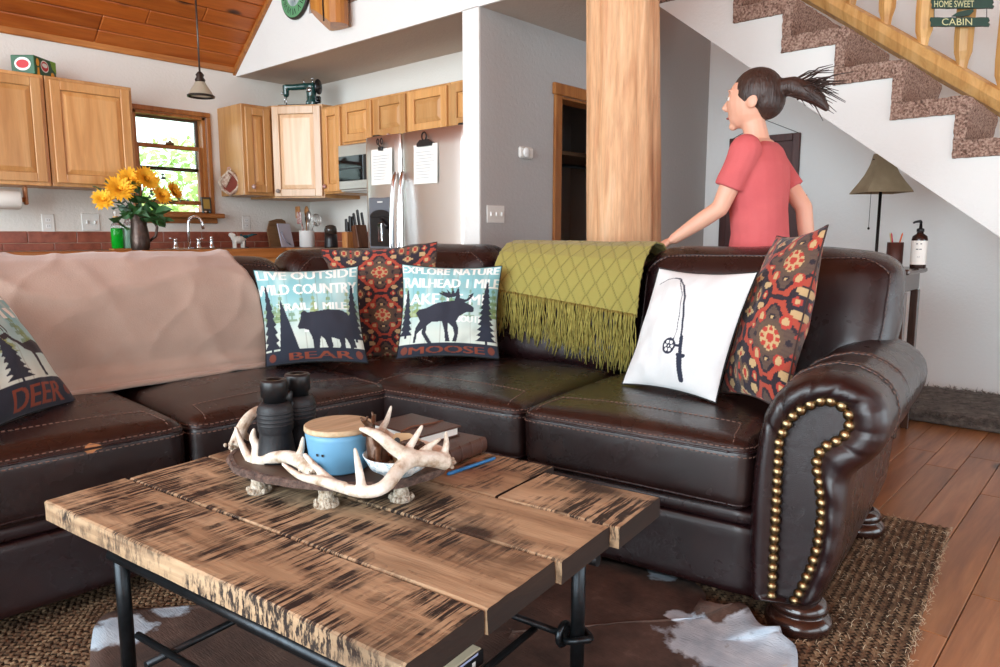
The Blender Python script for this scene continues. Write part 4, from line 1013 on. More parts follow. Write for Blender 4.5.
# back cushions
def back_cushion(fr, y0, y1, xf, zt, seed, arm=None, dp=.27, lean=.14, zb=.505, nm='back_cushion', stitch=True):
    w_ = y1-y0; h = zt-zb; yc = (y0+y1)/2
    def g(x, y, z):
        yy = yc+y; t = (z+h/2)/h
        if arm is not None:
            a = max(0, min(1, (arm-yy)/.12)); a = a*a*(3-2*a); zlo = zb+a*(.655-zb)
            zz = zlo+(zt-zlo)*t
            if yy < arm: zz -= .02*((arm-yy)/.25)**2*t
        else: zz = zb+h*t
        return fr(xf+dp/2+x+lean*t, yy, zz)
    mb = soft_box(g, dp, w_, h, .10, 22, (.035, .01, .012), .007, 4.5, seed)
    o = mb.build(nm, LEATHER, SOFA, True); MW[o.name] = MW[SOFA.name]
    b = bvh_of(mb)
    # seam framing the face
    hx, hy, hz = dp/2, w_/2, h/2
    fp = []
    m_ = .045
    corners = [(-hy+m_, -hz+.03), (-hy+m_*.8, hz-.09), (-hy+.11, hz-.03), (hy-.11, hz-.03), (hy-m_*.8, hz-.09), (hy-m_, -hz+.03)]
    for (a, c), (d, e) in zip(corners, corners[1:]):
        fp += [snap(b, g(-hx*.8, a+(d-a)*k/14, c+(e-c)*k/14), .0006) for k in range(15)]
    MB().tube(fp, .0034, 6).build('welt', LEATHER, o, True)
    s_ = MB(); dashes(s_, [p+Vector((0, 0, -.009)) if 0 else snap(b, p-RX*.0+Vector((0, 0, -.011)), .0012) for p in fp]); 
    tag(s_.build('stitching', STITCH, o, True), kind='stuff')
    return g, b
G1, B1 = back_cushion(RF, .295, 1.225, 2.635, 1.02, 1, arm=.54)
G2, B2 = back_cushion(RF, 1.235, 1.985, 2.645, 1.015, 2)
G3, B3 = back_cushion(LFs, .10, .86, 2.80, .975, 3, dp=.25, lean=.1); G4, B4 = back_cushion(LFs, .87, 1.66, 2.80, .975, 4, dp=.25, lean=.1)
# corner backs: one along each side of the corner
back_cushion(LFs, 1.67, 2.50, 2.80, 1.0, 5, dp=.25, lean=.1, nm='corner_back_cushion')
def RFc(x, y, z): return RF(x, y, z)
back_cushion(RFc, 1.995, 2.66, 2.66, 1.02, 6, dp=.24, lean=.1, nm='corner_back_cushion')
# outer back shells
def shell(fr, x0, x1, y0, y1, z1=.93):
    soft_box(lambda x, y, z: fr((x0+x1)/2+x, (y0+y1)/2+y, .06+z1/2-.03+z), x1-x0, y1-y0, z1-.06, .03, 8).build('outer_back', LEATHER, SOFA, True)
shell(RF, 2.87, 2.975, .36, 2.62); shell(LFs, 3.02, 3.115, .10, 2.64)

# rolled arm with nailhead front
OUT = [(747, 600), (746, 560), (746, 518), (750, 470), (755, 440), (761, 416), (772, 397), (786, 385), (804, 379), (824, 376), (845, 379), (864, 388), (878, 399), (886, 412), (889, 428), (886, 443), (878, 457), (866, 467), (856, 474), (849, 480), (845, 489), (844, 505), (843, 520), (840, 545), (836, 565), (828, 586), (818, 606)]
NAIL = [(768.7-(0)+(4.3*i/9), 599.4-85.9*i/9) for i in range(10)]+[(773+.43*i, 513.5-9.79*i) for i in range(1, 7)]+[(776, 445), (779.5, 435), (784, 426), (790, 418), (798, 412), (807.6, 406.5), (818, 402.7), (828.6, 403), (840, 408), (847.5, 417), (848, 428), (843.5, 437.7), (834.5, 444), (825, 448.5), (818, 455), (815, 464.6), (815.6, 474.5), (817.7, 485), (818.7, 495.5), (819.8, 506), (820, 516), (819, 526), (817.6, 535.4), (816.5, 545), (814.6, 554.7), (811.8, 564), (809, 573), (805, 581), (801, 590), (797, 598), (792.5, 605)]
VF = 1.925
def uz(p):
    q = onv(p[0], p[1], VF); return Vector((q.dot(RY), q.z))
def resample(pts, n):
    d = [0]
    for a, b in zip(pts, pts[1:]): d.append(d[-1]+(b-a).length)
    out = []; j = 0
    for i in range(n):
        t = d[-1]*i/(n-1)
        while j < len(d)-2 and d[j+1] < t: j += 1
        k = (t-d[j])/max(1e-9, d[j+1]-d[j]); out.append(pts[j]+(pts[j+1]-pts[j])*k)
    return out
OU = [uz(p) for p in OUT]; NA = [uz(p) for p in NAIL]
def build_arm(fr, parent):
    N = 120
    # match both outlines piecewise: left side, roll, right side
    def seg(P, cuts):
        out = []
        for a, b, m_ in cuts: r_ = resample(P[a:b+1], m_); out += r_[:-1] if b != len(P)-1 else r_
        return out
    o_ = seg(OU, [(0, 5, 31), (5, 19, 61), (19, 26, 31)]); i_ = seg(NA, [(0, 16, 31), (16, 30, 61), (30, len(NA)-1, 31)])
    n = len(o_); loops = []
    def loop(pts, x): loops.append([fr(x, p.x, p.y) for p in pts])
    # border, padded with pleats, then the body running back
    for t, dx in ((0, .012), (.0, .0), (.12, -.012), (.3, -.026), (.5, -.032), (.7, -.028), (.88, -.012), (1.0, .014)):
        pts = []
        for k in range(n):
            p = i_[k]+(o_[k]-i_[k])*t; pts.append(p)
        L_ = []
        for k in range(n):
            pl = 0
            if 26 < k < 95: pl = .0075*math.sin(pi*t)*(abs(math.sin(k*.36+.3*math.sin(k)))**8)
            elif k >= 95: pl = .003*math.sin(pi*t)*math.sin(k*1.1)
            L_.append(fr(VF+.03+dx+pl, pts[k].x, pts[k].y))
        loops.append(L_)
    cen = Vector((.33, .45))
    for x, gz in ((1.985, 1.012), (2.05, 1.016), (2.2, 1.02), (2.35, 1.02), (2.5, 1.02), (2.65, 1.02), (2.78, 1.015), (2.86, .99), (2.885, .94)):
        L_ = []
        for k, p in enumerate(o_):
            roll = 31 <= k <= 90
            q = cen+(p-cen)*(gz if roll else 1.0)
            if x < 2.8: q = q+Vector((-.010 if k > 55 else 0, 0))*((x-1.985)/.8)
            w3 = Vector((x, q.x, q.y)); q = q+Vector((.004*nz(w3, 7, 1), .004*nz(w3, 7, 2)))
            L_.append(fr(x, q.x, q.y))
        loops.append(L_)
    q = MB(); vs = [p for L_ in loops for p in L_]; m_ = len(loops)
    q.add(vs, [(a*n+k, a*n+k+1, (a+1)*n+k+1, (a+1)*n+k) for a in range(m_-1) for k in range(n-1)]+[(a*n+n-1, a*n, (a+1)*n, (a+1)*n+n-1) for a in range(m_-1)], True)
    q.add(loops[-1], [tuple(range(n))])
    arm = q.build('arm', LEATHER, parent, True); MW[arm.name] = MW[parent.name]
    pq = MB(); pq.add(loops[0], [tuple(reversed(range(n)))]); pq.build('arm_front_panel', LEATHER, arm, True, fix=True)
    # wrap seams over the roll
    sq = MB()
    for x in (2.10, 2.13, 2.30, 2.33):
        dashes(sq, [fr(x, (cen+(p-cen)*1.03).x, (cen+(p-cen)*1.03).y) for p in o_[34:88]])
    tag(sq.build('stitching', STITCH, arm, True), kind='stuff')
    for x in (2.115, 2.315): MB().tube([fr(x, (cen+(p-cen)*1.024).x, (cen+(p-cen)*1.024).y) for p in o_[34:90]], .004, 6).build('welt', LEATHER, arm, True)
    # nails
    nm = None
    for p in NA:
        c = fr(VF+.026, p.x, p.y)
        dq = MB().lathe([(.0158, 0), (.0148, .0052), (.011, .0098), (.006, .0124), (0, .0132)], 14)
        if nm is None:
            ex = (fr(1, 0, 0)-fr(0, 0, 0)).normalized()*-1
            rotm = ex.to_track_quat('Z', 'Y').to_matrix().to_4x4()
            dq.v = [rotm @ v for v in dq.v]; no = dq.build('nailhead', BRASS, arm); nm = no.data
        else: no = bpy.data.objects.new('nailhead', nm); link(no, arm)
        no.location = MW[parent.name].inverted() @ c
    # bun feet
    for fx_, fy_ in ((2.0, .395), (2.80, .37)):
        c = fr(fx_, fy_, 0)
        MB().lathe([(.06, .0005), (.082, .008), (.09, .028), (.086, .046), (.072, .056), (.066, .06), (.074, .066), (.076, .078), (.066, .092), (.05, .10)], 28, Matrix.Translation(c)).build('bun_foot', FOOTWOOD, parent, True)
build_arm(RF, SOFA)
build_arm(lambda x, y, z: LF(y-.51+.085, x-1.955+2.183, z), SOFA)
for p in (LF(1.4, 2.30, 0), LF(1.4, 3.0, 0), RF(2.85, 1.9, 0)):
    MB().lathe([(.05, .0005), (.06, .02), (.05, .06), (.045, .075)], 16, Matrix.Translation(p)).build('bun_foot', FOOTWOOD, SOFA, True)
# bare worn patch on the left seat edge
bvw, ow = SEATB[2]
hits = [bvw.ray_cast(CAM, ray(92+dx, 448+dy).normalized()) for dx, dy in [(-8, 3), (-7, -2), (-2, -5), (4, -4), (9, -3), (10, 0), (4, 2), (1, 5), (-4, 6)]]
if all(h[0] is not None for h in hits):
    q = MB(); q.add([h[0]+h[1]*.0012 for h in hits], [tuple(range(len(hits)))]); q.build('worn_patch', mat('bare_tan_leather', (176, 118, 74), .6), ow, True, fix=False)

# ---- fleece blanket over the left back
FLE = NT('beige_fleece'); v = FLE.coord(); n = FLE.noise(v, 180, 3, .7); FLE.set(Base_Color=FLE.ramp(FLE.noise(v, 5, 4), [(.3, S(168, 143, 128)), (.7, S(182, 157, 141))]), Roughness=1.0, Sheen_Weight=.35, Sheen_Roughness=.5); FLE.bump(n, .25, .006); FLE = FLE.m
bl = thing('fleece_blanket', 'dusty pink fleece blanket draped over the left sofa back', 'blanket', tuple(LF(.8, 2.95, .52)))
def drape(fr, x0f, x1f, prof, ni, nj, wr, seed):
    """prof: list of (y,z) control points from front hem over the top to the rear hem"""
    pc = resample([Vector(p) for p in prof], nj); P = []
    for i in range(ni):
        s = i/(ni-1); row = []
        for j in range(nj):
            t = j/(nj-1); x = x0f(t)+(x1f(t)-x0f(t))*s
            a = pc[max(0, j-1)]; b = pc[min(nj-1, j+1)]; tg = (b-a).normalized(); nn = Vector((-tg.y, tg.x))
            d = wr(x, t, s); q = pc[j]+nn*d
            row.append(fr(x, q.x, q.y))
        P.append(row)
    return P
profB = [(2.70, .532), (2.735, .56), (2.755, .62), (2.755, .70), (2.765, .80), (2.79, .88), (2.835, .94), (2.89, .982), (2.95, 1.002), (3.02, .998), (3.10, .965), (3.135, .89), (3.142, .75), (3.142, .55)]
def wrB(x, t, s):
    f = 0
    f += .010*nz((x*2.2, t*4, 0), 1, 1)+.006*nz((x*6+t*5, t*5, 3), 1, 2)
    f += .006*math.exp(-((x-.62-t*.5)/.05)**2)*max(0, .5-t)*2-.004*math.exp(-((x-.70-t*.6)/.04)**2)*max(0, .6-t)+.005*math.exp(-((x-1.02+t*.5)/.03)**2)*max(0, .4-abs(t-.35))*2.5+.005*math.exp(-((x-.3-t*.3)/.03)**2)
    f += .009*math.exp(-((x-1.30+t*.5)/.035)**2)*max(0, 1-t*2)+.008*math.exp(-((x-1.15-t*.2)/.03)**2)*max(0, t-.1)
    f += .012*math.exp(-((t-.045)/.02)**2)
    r1 = 1-abs(nz((x*3.1+t*2.2, t*3.5-x*.6, 5), 1, 8))*2.2; r2 = 1-abs(nz((x*5.5-t*4.0, t*6, 9), 1, 6))*2.2
    f += .011*max(0, r1)**4*min(1, t*6)+.006*max(0, r2)**4*min(1, t*6)
    return f+.006
P = drape(LF, lambda t: -.05, lambda t: 1.42+.06*max(0, 1-t*2.4)-.03*math.exp(-((t-.45)/.1)**2), profB, 120, 80, wrB, 1)
for i in range(120):    # hem rises towards the corner
    s = i/119
    for j in range(12):
        k = (1-j/12)**1.3; P[i][j] = P[i][j]+LY*(.06*max(0, s-.25)*k)
o = grid_obj('blanket_cloth', P, FLE, bl); md = o.modifiers.new('thick', 'SOLIDIFY'); md.thickness = .008; md.offset = -1
MB().tube([P[i][0]+Vector((0, 0, .006))-LY*.008 for i in range(120)], .011, 8).build('folded_hem', FLE, bl, True)

# ---- green fringed throw on the long section
THR = printmat('olive_knit', .95, (260, .6))
tw = thing('fringed_throw', 'olive green knitted throw with long fringe over the sofa back', 'throw', tuple(RF(2.75, 1.6, .6)))
profT = [(2.65, .79), (2.66, .86), (2.68, .925), (2.715, .985), (2.77, 1.03), (2.83, 1.046), (2.90, 1.04), (2.97, 1.0), (3.00, .93), (3.005, .80)]
ni, nj = 150, 150
def grooveT(x, t):
    a = (x-1.2)/.072*pi; b = t*1.0/.118*pi
    g1 = math.cos(a)+.9*math.cos(b) if False else math.sin(a+.55*math.sin(b)*1.7)
    g2 = math.sin(a-.55*math.sin(b)*1.7+pi/2*0)
    return min(abs(g1), abs(g2)*1.6+.1)
cols = np.zeros((ni, nj, 3)); base = np.array(S(152, 142, 72)); dark = np.array(S(84, 76, 30))  # dark: shade of the openwork holes, put into the yarn colour
def zz(x, t):
    """distance (0..1) to the nearest zigzag pointelle line; lines mirror each other into diamonds"""
    cw_, ch = .036, .078
    k = x/cw_; ph = abs(((t*1.05/ch) % 2)-1)-.5      # triangle wave -.5..2
    i0 = math.floor(k); best = 9
    for i in (i0-1, i0, i0+1, i0+2):
        c = i+(ph*.86 if i % 2 == 0 else -ph*.86)
        best = min(best, abs(k-c))
    return best
def wrT(x, t, s):
    d = zz(x, t); g = -.0045*math.exp(-(d/.07)**2)
    return g+.008*nz((x*4, t*3, 0), 1, 4)+.004+.004*math.sin(x*30)*max(0, .3-t)
P = drape(RF, lambda t: 0, lambda t: 1, profT, 2, nj, lambda x, t, s: 0, 0)
pc = resample([Vector(p) for p in profT], nj); P = []
for i in range(ni):
    s = i/(ni-1); row = []
    for j in range(nj):
        t = j/(nj-1); y = 1.90-(1.90-1.19)*s
        a = pc[max(0, j-1)]; b = pc[min(nj-1, j+1)]; tg = (b-a).normalized(); nn = Vector((-tg.y, tg.x))
        q = pc[j]+nn*wrT(y, t, s); q.y += (.035-.075*s)*max(0, 1-t*2.2)
        row.append(RF(q.x, y, q.y))
        cols[i, j] = base*(1-.75*math.exp(-(zz(y, t)/.06)**2))+dark*.75*math.exp(-(zz(y, t)/.06)**2)
    P.append(row)
o = grid_obj('throw_cloth', P, THR, tw, cols=cols); md = o.modifiers.new('thick', 'SOLIDIFY'); md.thickness = .007; md.offset = -1
FRI = mat('olive_yarn', (162, 150, 76), .95, var=((130, 118, 52), 40))
random.seed(9); q = MB()
for i in range(330):
    s = random.random(); ii = min(ni-1, int(s*(ni-1))); p = P[ii][0]; ln = (.17+.06*s)*random.uniform(.75, 1.12)
    a = p+RX*random.uniform(-.008, .004); sw = random.uniform(-.03, .03)
    pts = [a+Vector((0, 0, .012))]+[a+RY*(sw*k/5+.006*math.sin(k*2+i))+RX*(.004*math.sin(k*1.7+i)-.010+.004*k*.3)+Vector((0, 0, -ln*k/5)) for k in range(6)]
    q.tube(pts, [.0026, .0026, .0024, .0024, .0022, .002, .0018], 4)
tag(q.build('fringe', FRI, tw, True), kind='stuff')

# ================================================================== PILLOWS
def solve_up(pb, px, size):
    """point on the pixel's ray at distance size from pb, the farther one"""
    d = ray(*px).normalized(); oc = CAM-pb; b = d.dot(oc); c = oc.dot(oc)-size*size; D = b*b-c
    t = -b+math.sqrt(max(0, D)); return CAM+d*t
def pillow(name, label, corners, img, m, T=.085, N=150, backcol=None, pin=.075, seed=0, thing_loc=None, edge=None):
    """corners BL,BR,TR,TL as seen from the front"""
    BL, BR, TR, TL = corners; nrm = ((BR-BL)+(TR-TL)).cross((TL-BL)+(TR-BR)).normalized()
    if nrm.dot(CAM-(BL+TR)/2) < 0: nrm = -nrm
    base = (BL+BR)/2; t = thing(name, label, 'pillow', tuple(base))
    def surf(s, v, sign):
        es = 1-pin*4*v*(1-v)*(1 if True else 0); ev = 1-pin*4*s*(1-s)
        a = .5+(s-.5)*es; b = .5+(v-.5)*ev
        p = BL*(1-a)*(1-b)+BR*a*(1-b)+TR*a*b+TL*(1-a)*b
        A = max(0, 1-abs(2*s-1)**2.1); B = max(0, 1-abs(2*v-1)**2.1)
        h = T*(A*B)**.62
        rim = 1-(A*B)
        h += .010*nz((s*4, v*4, seed), 1, seed)*(A*B)**.3+.005*nz((s*9, v*9, seed), 1, seed+3)*(A*B)**.3+.005*rim*math.sin(18*s+3*seed)*math.sin(17*v)*(A*B)**.3
        return p+nrm*h*sign
    n = N
    P = [[surf(i/(n-1), j/(n-1), 1) for j in range(n)] for i in range(n)]
    grid_obj('pillow_front', P, m, t, cols=img.a if img else None)
    k = 30 if 'kilim' not in name else n; Pb = [[surf(i/(k-1), j/(k-1), -1) for j in range(k)] for i in range(k)]
    bc = np.zeros((k, k, 3)); bc[:] = S(*(backcol or (210, 200, 185)))
    if 'kilim' in name: bc = img.a
    grid_obj('pillow_back', Pb, m, t, cols=bc)
    rim = [surf(i/40, 0, 1) for i in range(40)]+[surf(1, i/40, 1) for i in range(40)]+[surf(1-i/40, 1, 1) for i in range(40)]+[surf(0, 1-i/40, 1) for i in range(40)]
    MB().tube(rim, .003, 6, closed=True).build('seam', edge if edge else m, t, True)
    return t
NAVY = (38, 44, 58)
def spruce(im, cx, y0, y1, hw, n, col=NAVY, jag=.5):
    pts = [(cx-.012, y0), (cx-.012, y0+.03)]; L_ = []; R_ = []
    for k in range(n):
        t = k/n; w_ = hw*(1-t)**.8; y = y0+.03+(y1-y0-.03)*t
        L_ += [(cx-w_, y+.0), (cx-w_*jag, y+(y1-y0)/n*.75)]; R_ += [(cx+w_, y), (cx+w_*jag, y+(y1-y0)/n*.75)]
    im.poly(pts+L_+[(cx, y1)]+R_[::-1]+[(cx+.012, y0+.03), (cx+.012, y0)], col)
def cabin_img(N, seed):
    im = Img(N, N, (214, 222, 210))
    im.mix(np.clip((im.Y-.25)/.45, 0, 1)**.8*.95, (126, 186, 192))
    im.mix(np.clip(im.noise2(14, 4, seed)-.45, 0, 1)*.8, (232, 238, 226))
    # painted far trees
    rs = np.random.RandomState(seed)
    for i in range(13):
        c = rs.rand(); h = .55+.3*rs.rand(); w_ = .05+.03*rs.rand(); b = .42
        mk = (im.Y > b) & (im.Y < h) & (np.abs(im.X-c) < w_*(h-im.Y)/(h-b)*(.6+.4*np.sign(np.sin(im.Y*90+i))))
        im.a[mk] = im.a[mk]*.35+np.array(S(*[(120, 144, 66), (92, 128, 70), (150, 160, 84)][i % 3]))*.65
    for x in np.linspace(.12, .88, 6): im.mix((np.abs(im.X-x) < .004)*.35, (120, 110, 90))
    return im
def band(im, word, x0, x1, h=.135):
    im.put(im.Y < h, NAVY); im.text(word, x0, x1, .028, h-.035, (142, 66, 44))
    for c in (.07, .93): im.put(((im.X-c)/.035)**2+((im.Y-h*.5)/.04)**2 < 1, (120, 60, 46))
N = 170
WT = (236, 240, 234)
# bear
im = cabin_img(N, 1)
im.text('LIVE OUTSIDE', .02, .98, .885, .985, WT); im.text('WILD COUNTRY', -.02, .98, .71, .825, WT); im.text('TRAIL 1 MILE', .16, .87, .535, .615, WT); im.text('1', .42, .46, .30, .38, WT)
band(im, 'BEAR', .24, .86)
bp = lambda L_: [((x-75)/485, (598-y)/500) for x, y in L_]
spruce(im, .075, .12, .82, .085, 8); im.poly([(.15, .13), (.345, .13), (.205, .66), (.195, .62)], NAVY); spruce(im, .93, .2, .80, .085, 8)
im.poly(bp([(243, 418), (250, 430), (275, 432), (295, 438), (310, 480), (312, 530), (300, 546), (338, 544), (347, 490), (354, 472), (370, 490), (380, 530), (400, 536), (407, 520), (402, 478), (440, 490), (445, 520), (434, 534), (466, 532), (470, 480), (480, 490), (490, 520), (490, 532), (522, 528), (514, 470), (510, 380), (496, 350), (470, 335), (400, 331), (345, 340), (300, 345), (285, 334), (268, 345), (262, 380)]), (44, 46, 58))
Zp = .545
def pc2(bl, br, tr, tl, lean):
    BL = onz(*bl, Zp); BR = onz(*br, Zp); return BL, BR, atd(*tr, BR.dot(FH)+lean), atd(*tl, BL.dot(FH)+lean)
def pcorners(bl, br, tr, tl, size, zbl=Zp, zbr=Zp):
    BL = onz(*bl, zbl); BR = onz(*br, zbr); return BL, BR, solve_up(BR, tr, size), solve_up(BL, tl, size)
pillow('printed_pillow', 'square pillow printed with a dark bear and the word BEAR', pc2((266, 367), (368, 363), (358, 266), (253, 270), .10), im, PRINT, N=N, seed=1)
# moose
im = cabin_img(N, 4)
im.text('EXPLORE NATURE', .0, .98, .90, .985, WT); im.text('TRAILHEAD 1 MILE', -.06, 1.0, .745, .85, WT); im.text('LAKE 1.5 MI', .02, .86, .55, .67, WT); im.text('SOUTH', .59, .86, .36, .43, WT)
band(im, 'MOOSE', .12, .86)
mp = lambda L_: [((x-62)/545, (608-y)/530) for x, y in L_]
spruce(im, .06, .2, .72, .07, 8); spruce(im, .885, .135, .82, .105, 11)
im.poly(mp([(478, 345), (470, 360), (440, 358), (425, 365), (395, 385), (380, 415), (394, 455), (390, 500), (382, 532), (360, 530), (372, 490), (362, 450), (335, 425), (335, 470), (347, 532), (322, 532), (316, 470), (300, 415), (240, 420), (217, 440), (212, 480), (237, 520), (247, 537), (224, 537), (188, 480), (192, 455), (162, 480), (157, 532), (143, 530), (150, 450), (175, 410), (160, 385), (148, 365), (165, 345), (210, 335), (270, 308), (330, 296), (365, 292), (372, 268), (330, 277), (285, 257), (273, 244), (302, 250), (288, 236), (327, 246), (318, 222), (347, 252), (352, 212), (367, 250), (385, 208), (394, 255), (397, 277), (430, 285), (452, 266), (440, 262), (472, 243), (467, 266), (445, 292), (425, 300), (455, 315), (475, 330)]), (44, 46, 58))
pillow('printed_pillow', 'square pillow printed with a walking moose and the word MOOSE', pc2((396, 359), (499, 359), (502, 266), (402, 264), .10), im, PRINT, N=N, seed=2)
# deer
im = cabin_img(N, 7); im.text('IIIIIIII', .1, .95, .88, .98, WT); im.text('IIIIIIIII', .05, .95, .70, .80, WT); band(im, 'DEER', .35, .86, .2)
spruce(im, .47, .19, .55, .14, 7)
im.poly([(.48, .56), (.56, .58), (.60, .52), (.66, .475), (.80, .50), (.88, .47), (.92, .40), (.955, .33), (.94, .315), (.90, .37), (.915, .30), (.93, .21), (.905, .21), (.885, .30), (.87, .38), (.80, .39), (.745, .385), (.75, .30), (.76, .21), (.735, .21), (.72, .30), (.70, .40), (.64, .43), (.58, .50), (.55, .535), (.50, .52)], (40, 38, 46))
for dx in (0, .03): im.poly([(.545+dx, .57), (.555+dx, .57), (.56+dx, .66), (.60+dx, .70), (.595+dx, .71), (.55+dx, .67), (.53+dx, .70), (.525+dx, .69), (.545+dx, .65)], (40, 38, 46))
def deer_corners():
    BR = onz(77, 402, .535); BL = BR+(onz(-62, 452, .535)-BR).normalized()*.44
    TR = solve_up(BR, (-6, 288), .44); TL = BL+(TR-BR); return BL, BR, TR, TL
pillow('printed_pillow', 'square pillow printed with a deer and the word DEER on the left seat', deer_corners(), im, PRINT, N=N, seed=3)
# kilim pattern
def kilim_img(N, sx, sy, ox=0, oy=0):
    im = Img(N, N, (88, 68, 58)); qn = 110
    X = np.floor(im.X*qn)/qn*sx+ox; Y = np.floor(im.Y*qn)/qn*sy+oy
    im.mix((np.sin(im.Y*260) > .2)*.35, (70, 54, 48))
    g = np.cos(pi*X)+np.cos(pi*Y)+.16*np.cos(3*pi*X)*np.cos(3*pi*Y)
    ax, ay = np.abs(((X+1) % 2)-1), np.abs(((Y+1) % 2)-1)         # folded cell coords around even lattice
    bx, by = np.abs((X % 2)-1), np.abs((Y % 2)-1)                  # around odd lattice
    im.put((g < -.12), (42, 34, 44)); gr = pi*np.sqrt(np.sin(pi*X)**2+np.sin(pi*Y)**2)+.35; dd = np.abs(g)/gr; im.put(dd < .15, (40, 31, 38)); im.put(dd < .062, (164, 66, 48))
    def el(cx, cy, rx, ry, col, U, V, p=2): im.put((np.abs((U-cx)/rx)**p+np.abs((V-cy)/ry)**p) < 1, col)
    BE, RE, BR_, DK = (184, 154, 110), (168, 58, 46), (92, 72, 58), (40, 31, 38)
    U, V = ax, ay
    el(0, 0, .40, .40, BR_, U, V); el(0, 0, .30, .30, BE, U, V, 1.6); el(.16, .16, .06, .06, RE, U, V); el(0, 0, .10, .10, RE, U, V); el(.22, 0, .07, .05, RE, U, V); el(0, .22, .05, .07, RE, U, V)
    el(.46, 0, .07, .09, DK, U, V, 1); el(0, .50, .12, .07, DK, U, V); el(.0, .5, .05, .05, BE, U, V)
    el(.34, .46, .13, .16, RE, U, V); el(.34, .46, .075, .10, BE, U, V); el(.62, .22, .11, .09, RE, U, V); el(.62, .22, .06, .05, BE, U, V)
    U, V = bx, by
    el(0, 0, .17, .40, BR_, U, V, 1.4); el(.24, 0, .16, .24, BR_, U, V, 1.5); el(.24, 0, .10, .17, BE, U, V, 1.5); el(.24, 0, .06, .10, RE, U, V); el(0, .12, .05, .10, RE, U, V); el(0, 0, .05, .06, DK, U, V)
    el(0, .46, .22, .10, BE, U, V, 1.3); el(0, .46, .09, .17, BE, U, V, 1.3); el(0, .44, .05, .07, RE, U, V); el(.50, .28, .12, .10, BE, U, V); el(.56, 0, .08, .12, RE, U, V); el(.56, 0, .04, .07, BE, U, V)
    return im
N = 190
KED = mat('dark_kilim_edge', (60, 44, 40), .95)
d0 = onz(382, 359, Zp).dot(FH)+.16
c = (atd(332, 360, d0), atd(444, 360, d0), atd(437, 242, d0+.12), atd(321, 249, d0+.12))
pillow('kilim_pillow', 'large kilim patterned pillow standing behind the bear and moose pillows', c, kilim_img(N, 4.0, 5.0, .0, .2), KILIM, T=.07, N=N, backcol=(80, 62, 52), seed=5, edge=KED)
bf = onz(719, 393, .545); bn = onz(782, 412, .55)
tf = atd(777, 236, bf.dot(FH)+.16); tn = atd(828, 225, bn.dot(FH)+.17)
pillow('kilim_pillow', 'kilim patterned pillow leaning against the rolled sofa arm', (bf, bn, tn, tf), kilim_img(N, 2.8, 4.4, -.25, .55), KILIM, T=.09, N=N, backcol=(80, 62, 52), seed=6, edge=KED)
# fishing rod pillow
im = Img(N, N, (216, 217, 216)); im.mix(np.clip(im.noise2(60, 60, 3)-.6, 0, 1)*.3, (200, 200, 198))
def stroke(im, pts, w_, col):
    for (x0, y0), (x1, y1) in zip(pts, pts[1:]):
        dx, dy = x1-x0, y1-y0; L2 = dx*dx+dy*dy; t = np.clip(((im.X-x0)*dx+(im.Y-y0)*dy)/L2, 0, 1)
        im.put((im.X-x0-t*dx)**2+(im.Y-y0-t*dy)**2 < w_*w_, col)
NB = (34, 40, 58)
stroke(im, [(.27, .93), (.34, .925), (.42, .86), (.49, .76), (.54, .62), (.575, .50), (.60, .40)], .006, NB); stroke(im, [(.42, .86), (.49, .76), (.54, .62), (.575, .50), (.61, .36)], .009, NB)
stroke(im, [(.27, .93), (.18, .91), (.10, .86)], .003, NB)
stroke(im, [(.34, .92), (.45, .78), (.505, .62), (.535, .46), (.53, .36)], .0035, NB)
stroke(im, [(.60, .42), (.64, .26)], .017, NB); stroke(im, [(.63, .26), (.67, .09)], .026, NB); stroke(im, [(.61, .275), (.67, .275)], .016, NB); stroke(im, [(.53, .345), (.62, .345)], .01, NB)
im.put((im.X-.50)**2+(im.Y-.335)**2 < .068**2, NB)
for a in range(6): im.put((im.X-.50-.036*math.cos(a*pi/3))**2+(im.Y-.335-.036*math.sin(a*pi/3))**2 < .014**2, (232, 232, 230))
im.put((im.X-.5)**2+(im.Y-.335)**2 < .008**2, (232, 232, 230))
pillow('white_pillow', 'white pillow printed with a navy fly fishing rod', pcorners((622, 384), (716, 403), (758, 272), (659, 268), .44), im, PRINT, T=.07, N=N, seed=7, backcol=(232, 232, 230))
# ================================================================== RUGS
JUTE = NT('jute_braid'); v = JUTE.coord(); JUTE.set(Base_Color=JUTE.ramp(JUTE.noise(v, 26, 5, .7), [(.3, S(74, 54, 38)), (.5, S(120, 93, 68)), (.72, S(176, 150, 116))]), Roughness=.95); JUTE.bump(JUTE.noise(v, 400, 2), .6, .004); JUTE = JUTE.m
JUTB = mat('jute_backing', (70, 54, 40), .95)
# rug lies in its own frame: right edge runs (1.90,.36)->(2.98,.46)
a0 = math.atan2(.10, 1.06); ex = Vector((math.cos(a0), math.sin(a0), 0)); ey = Vector((-ex.y, ex.x, 0)); o0 = Vector((2.985, .465, 0))
rug = thing('jute_rug', 'large braided jute rug under the sofa and coffee table', 'rug', tuple(o0+ey*1.2-ex*1.4))
def RG(a, b, z): return o0-ex*a+ey*b+Vector((0, 0, z))
LX_, LY_ = 3.3, 2.55
MB().prism([(0, 0), (LX_, 0), (LX_, LY_), (0, LY_)], lambda a, b, d: RG(a, b, d), .0005, .006).build('rug_backing', JUTB, rug, True)
random.seed(21); q = MB(); pitch = .024; step = .019
def under_view(a, b):
    p = RG(a, b, 0); d = p-CAM; k = d.dot(FW)
    if k < .3: return False
    x = CX+FPX*d.dot(RT)/k; y = CY-FPX*d.dot(UP)/k
    return -30 < x < 1030 and 480 < y < 700
tri = [(-1, 0, 0), (-.3, .55, .6), (.6, .5, .75), (1, 0, 0), (.6, -.5, .75), (-.3, -.55, .6), (.1, 0, 1.0)]
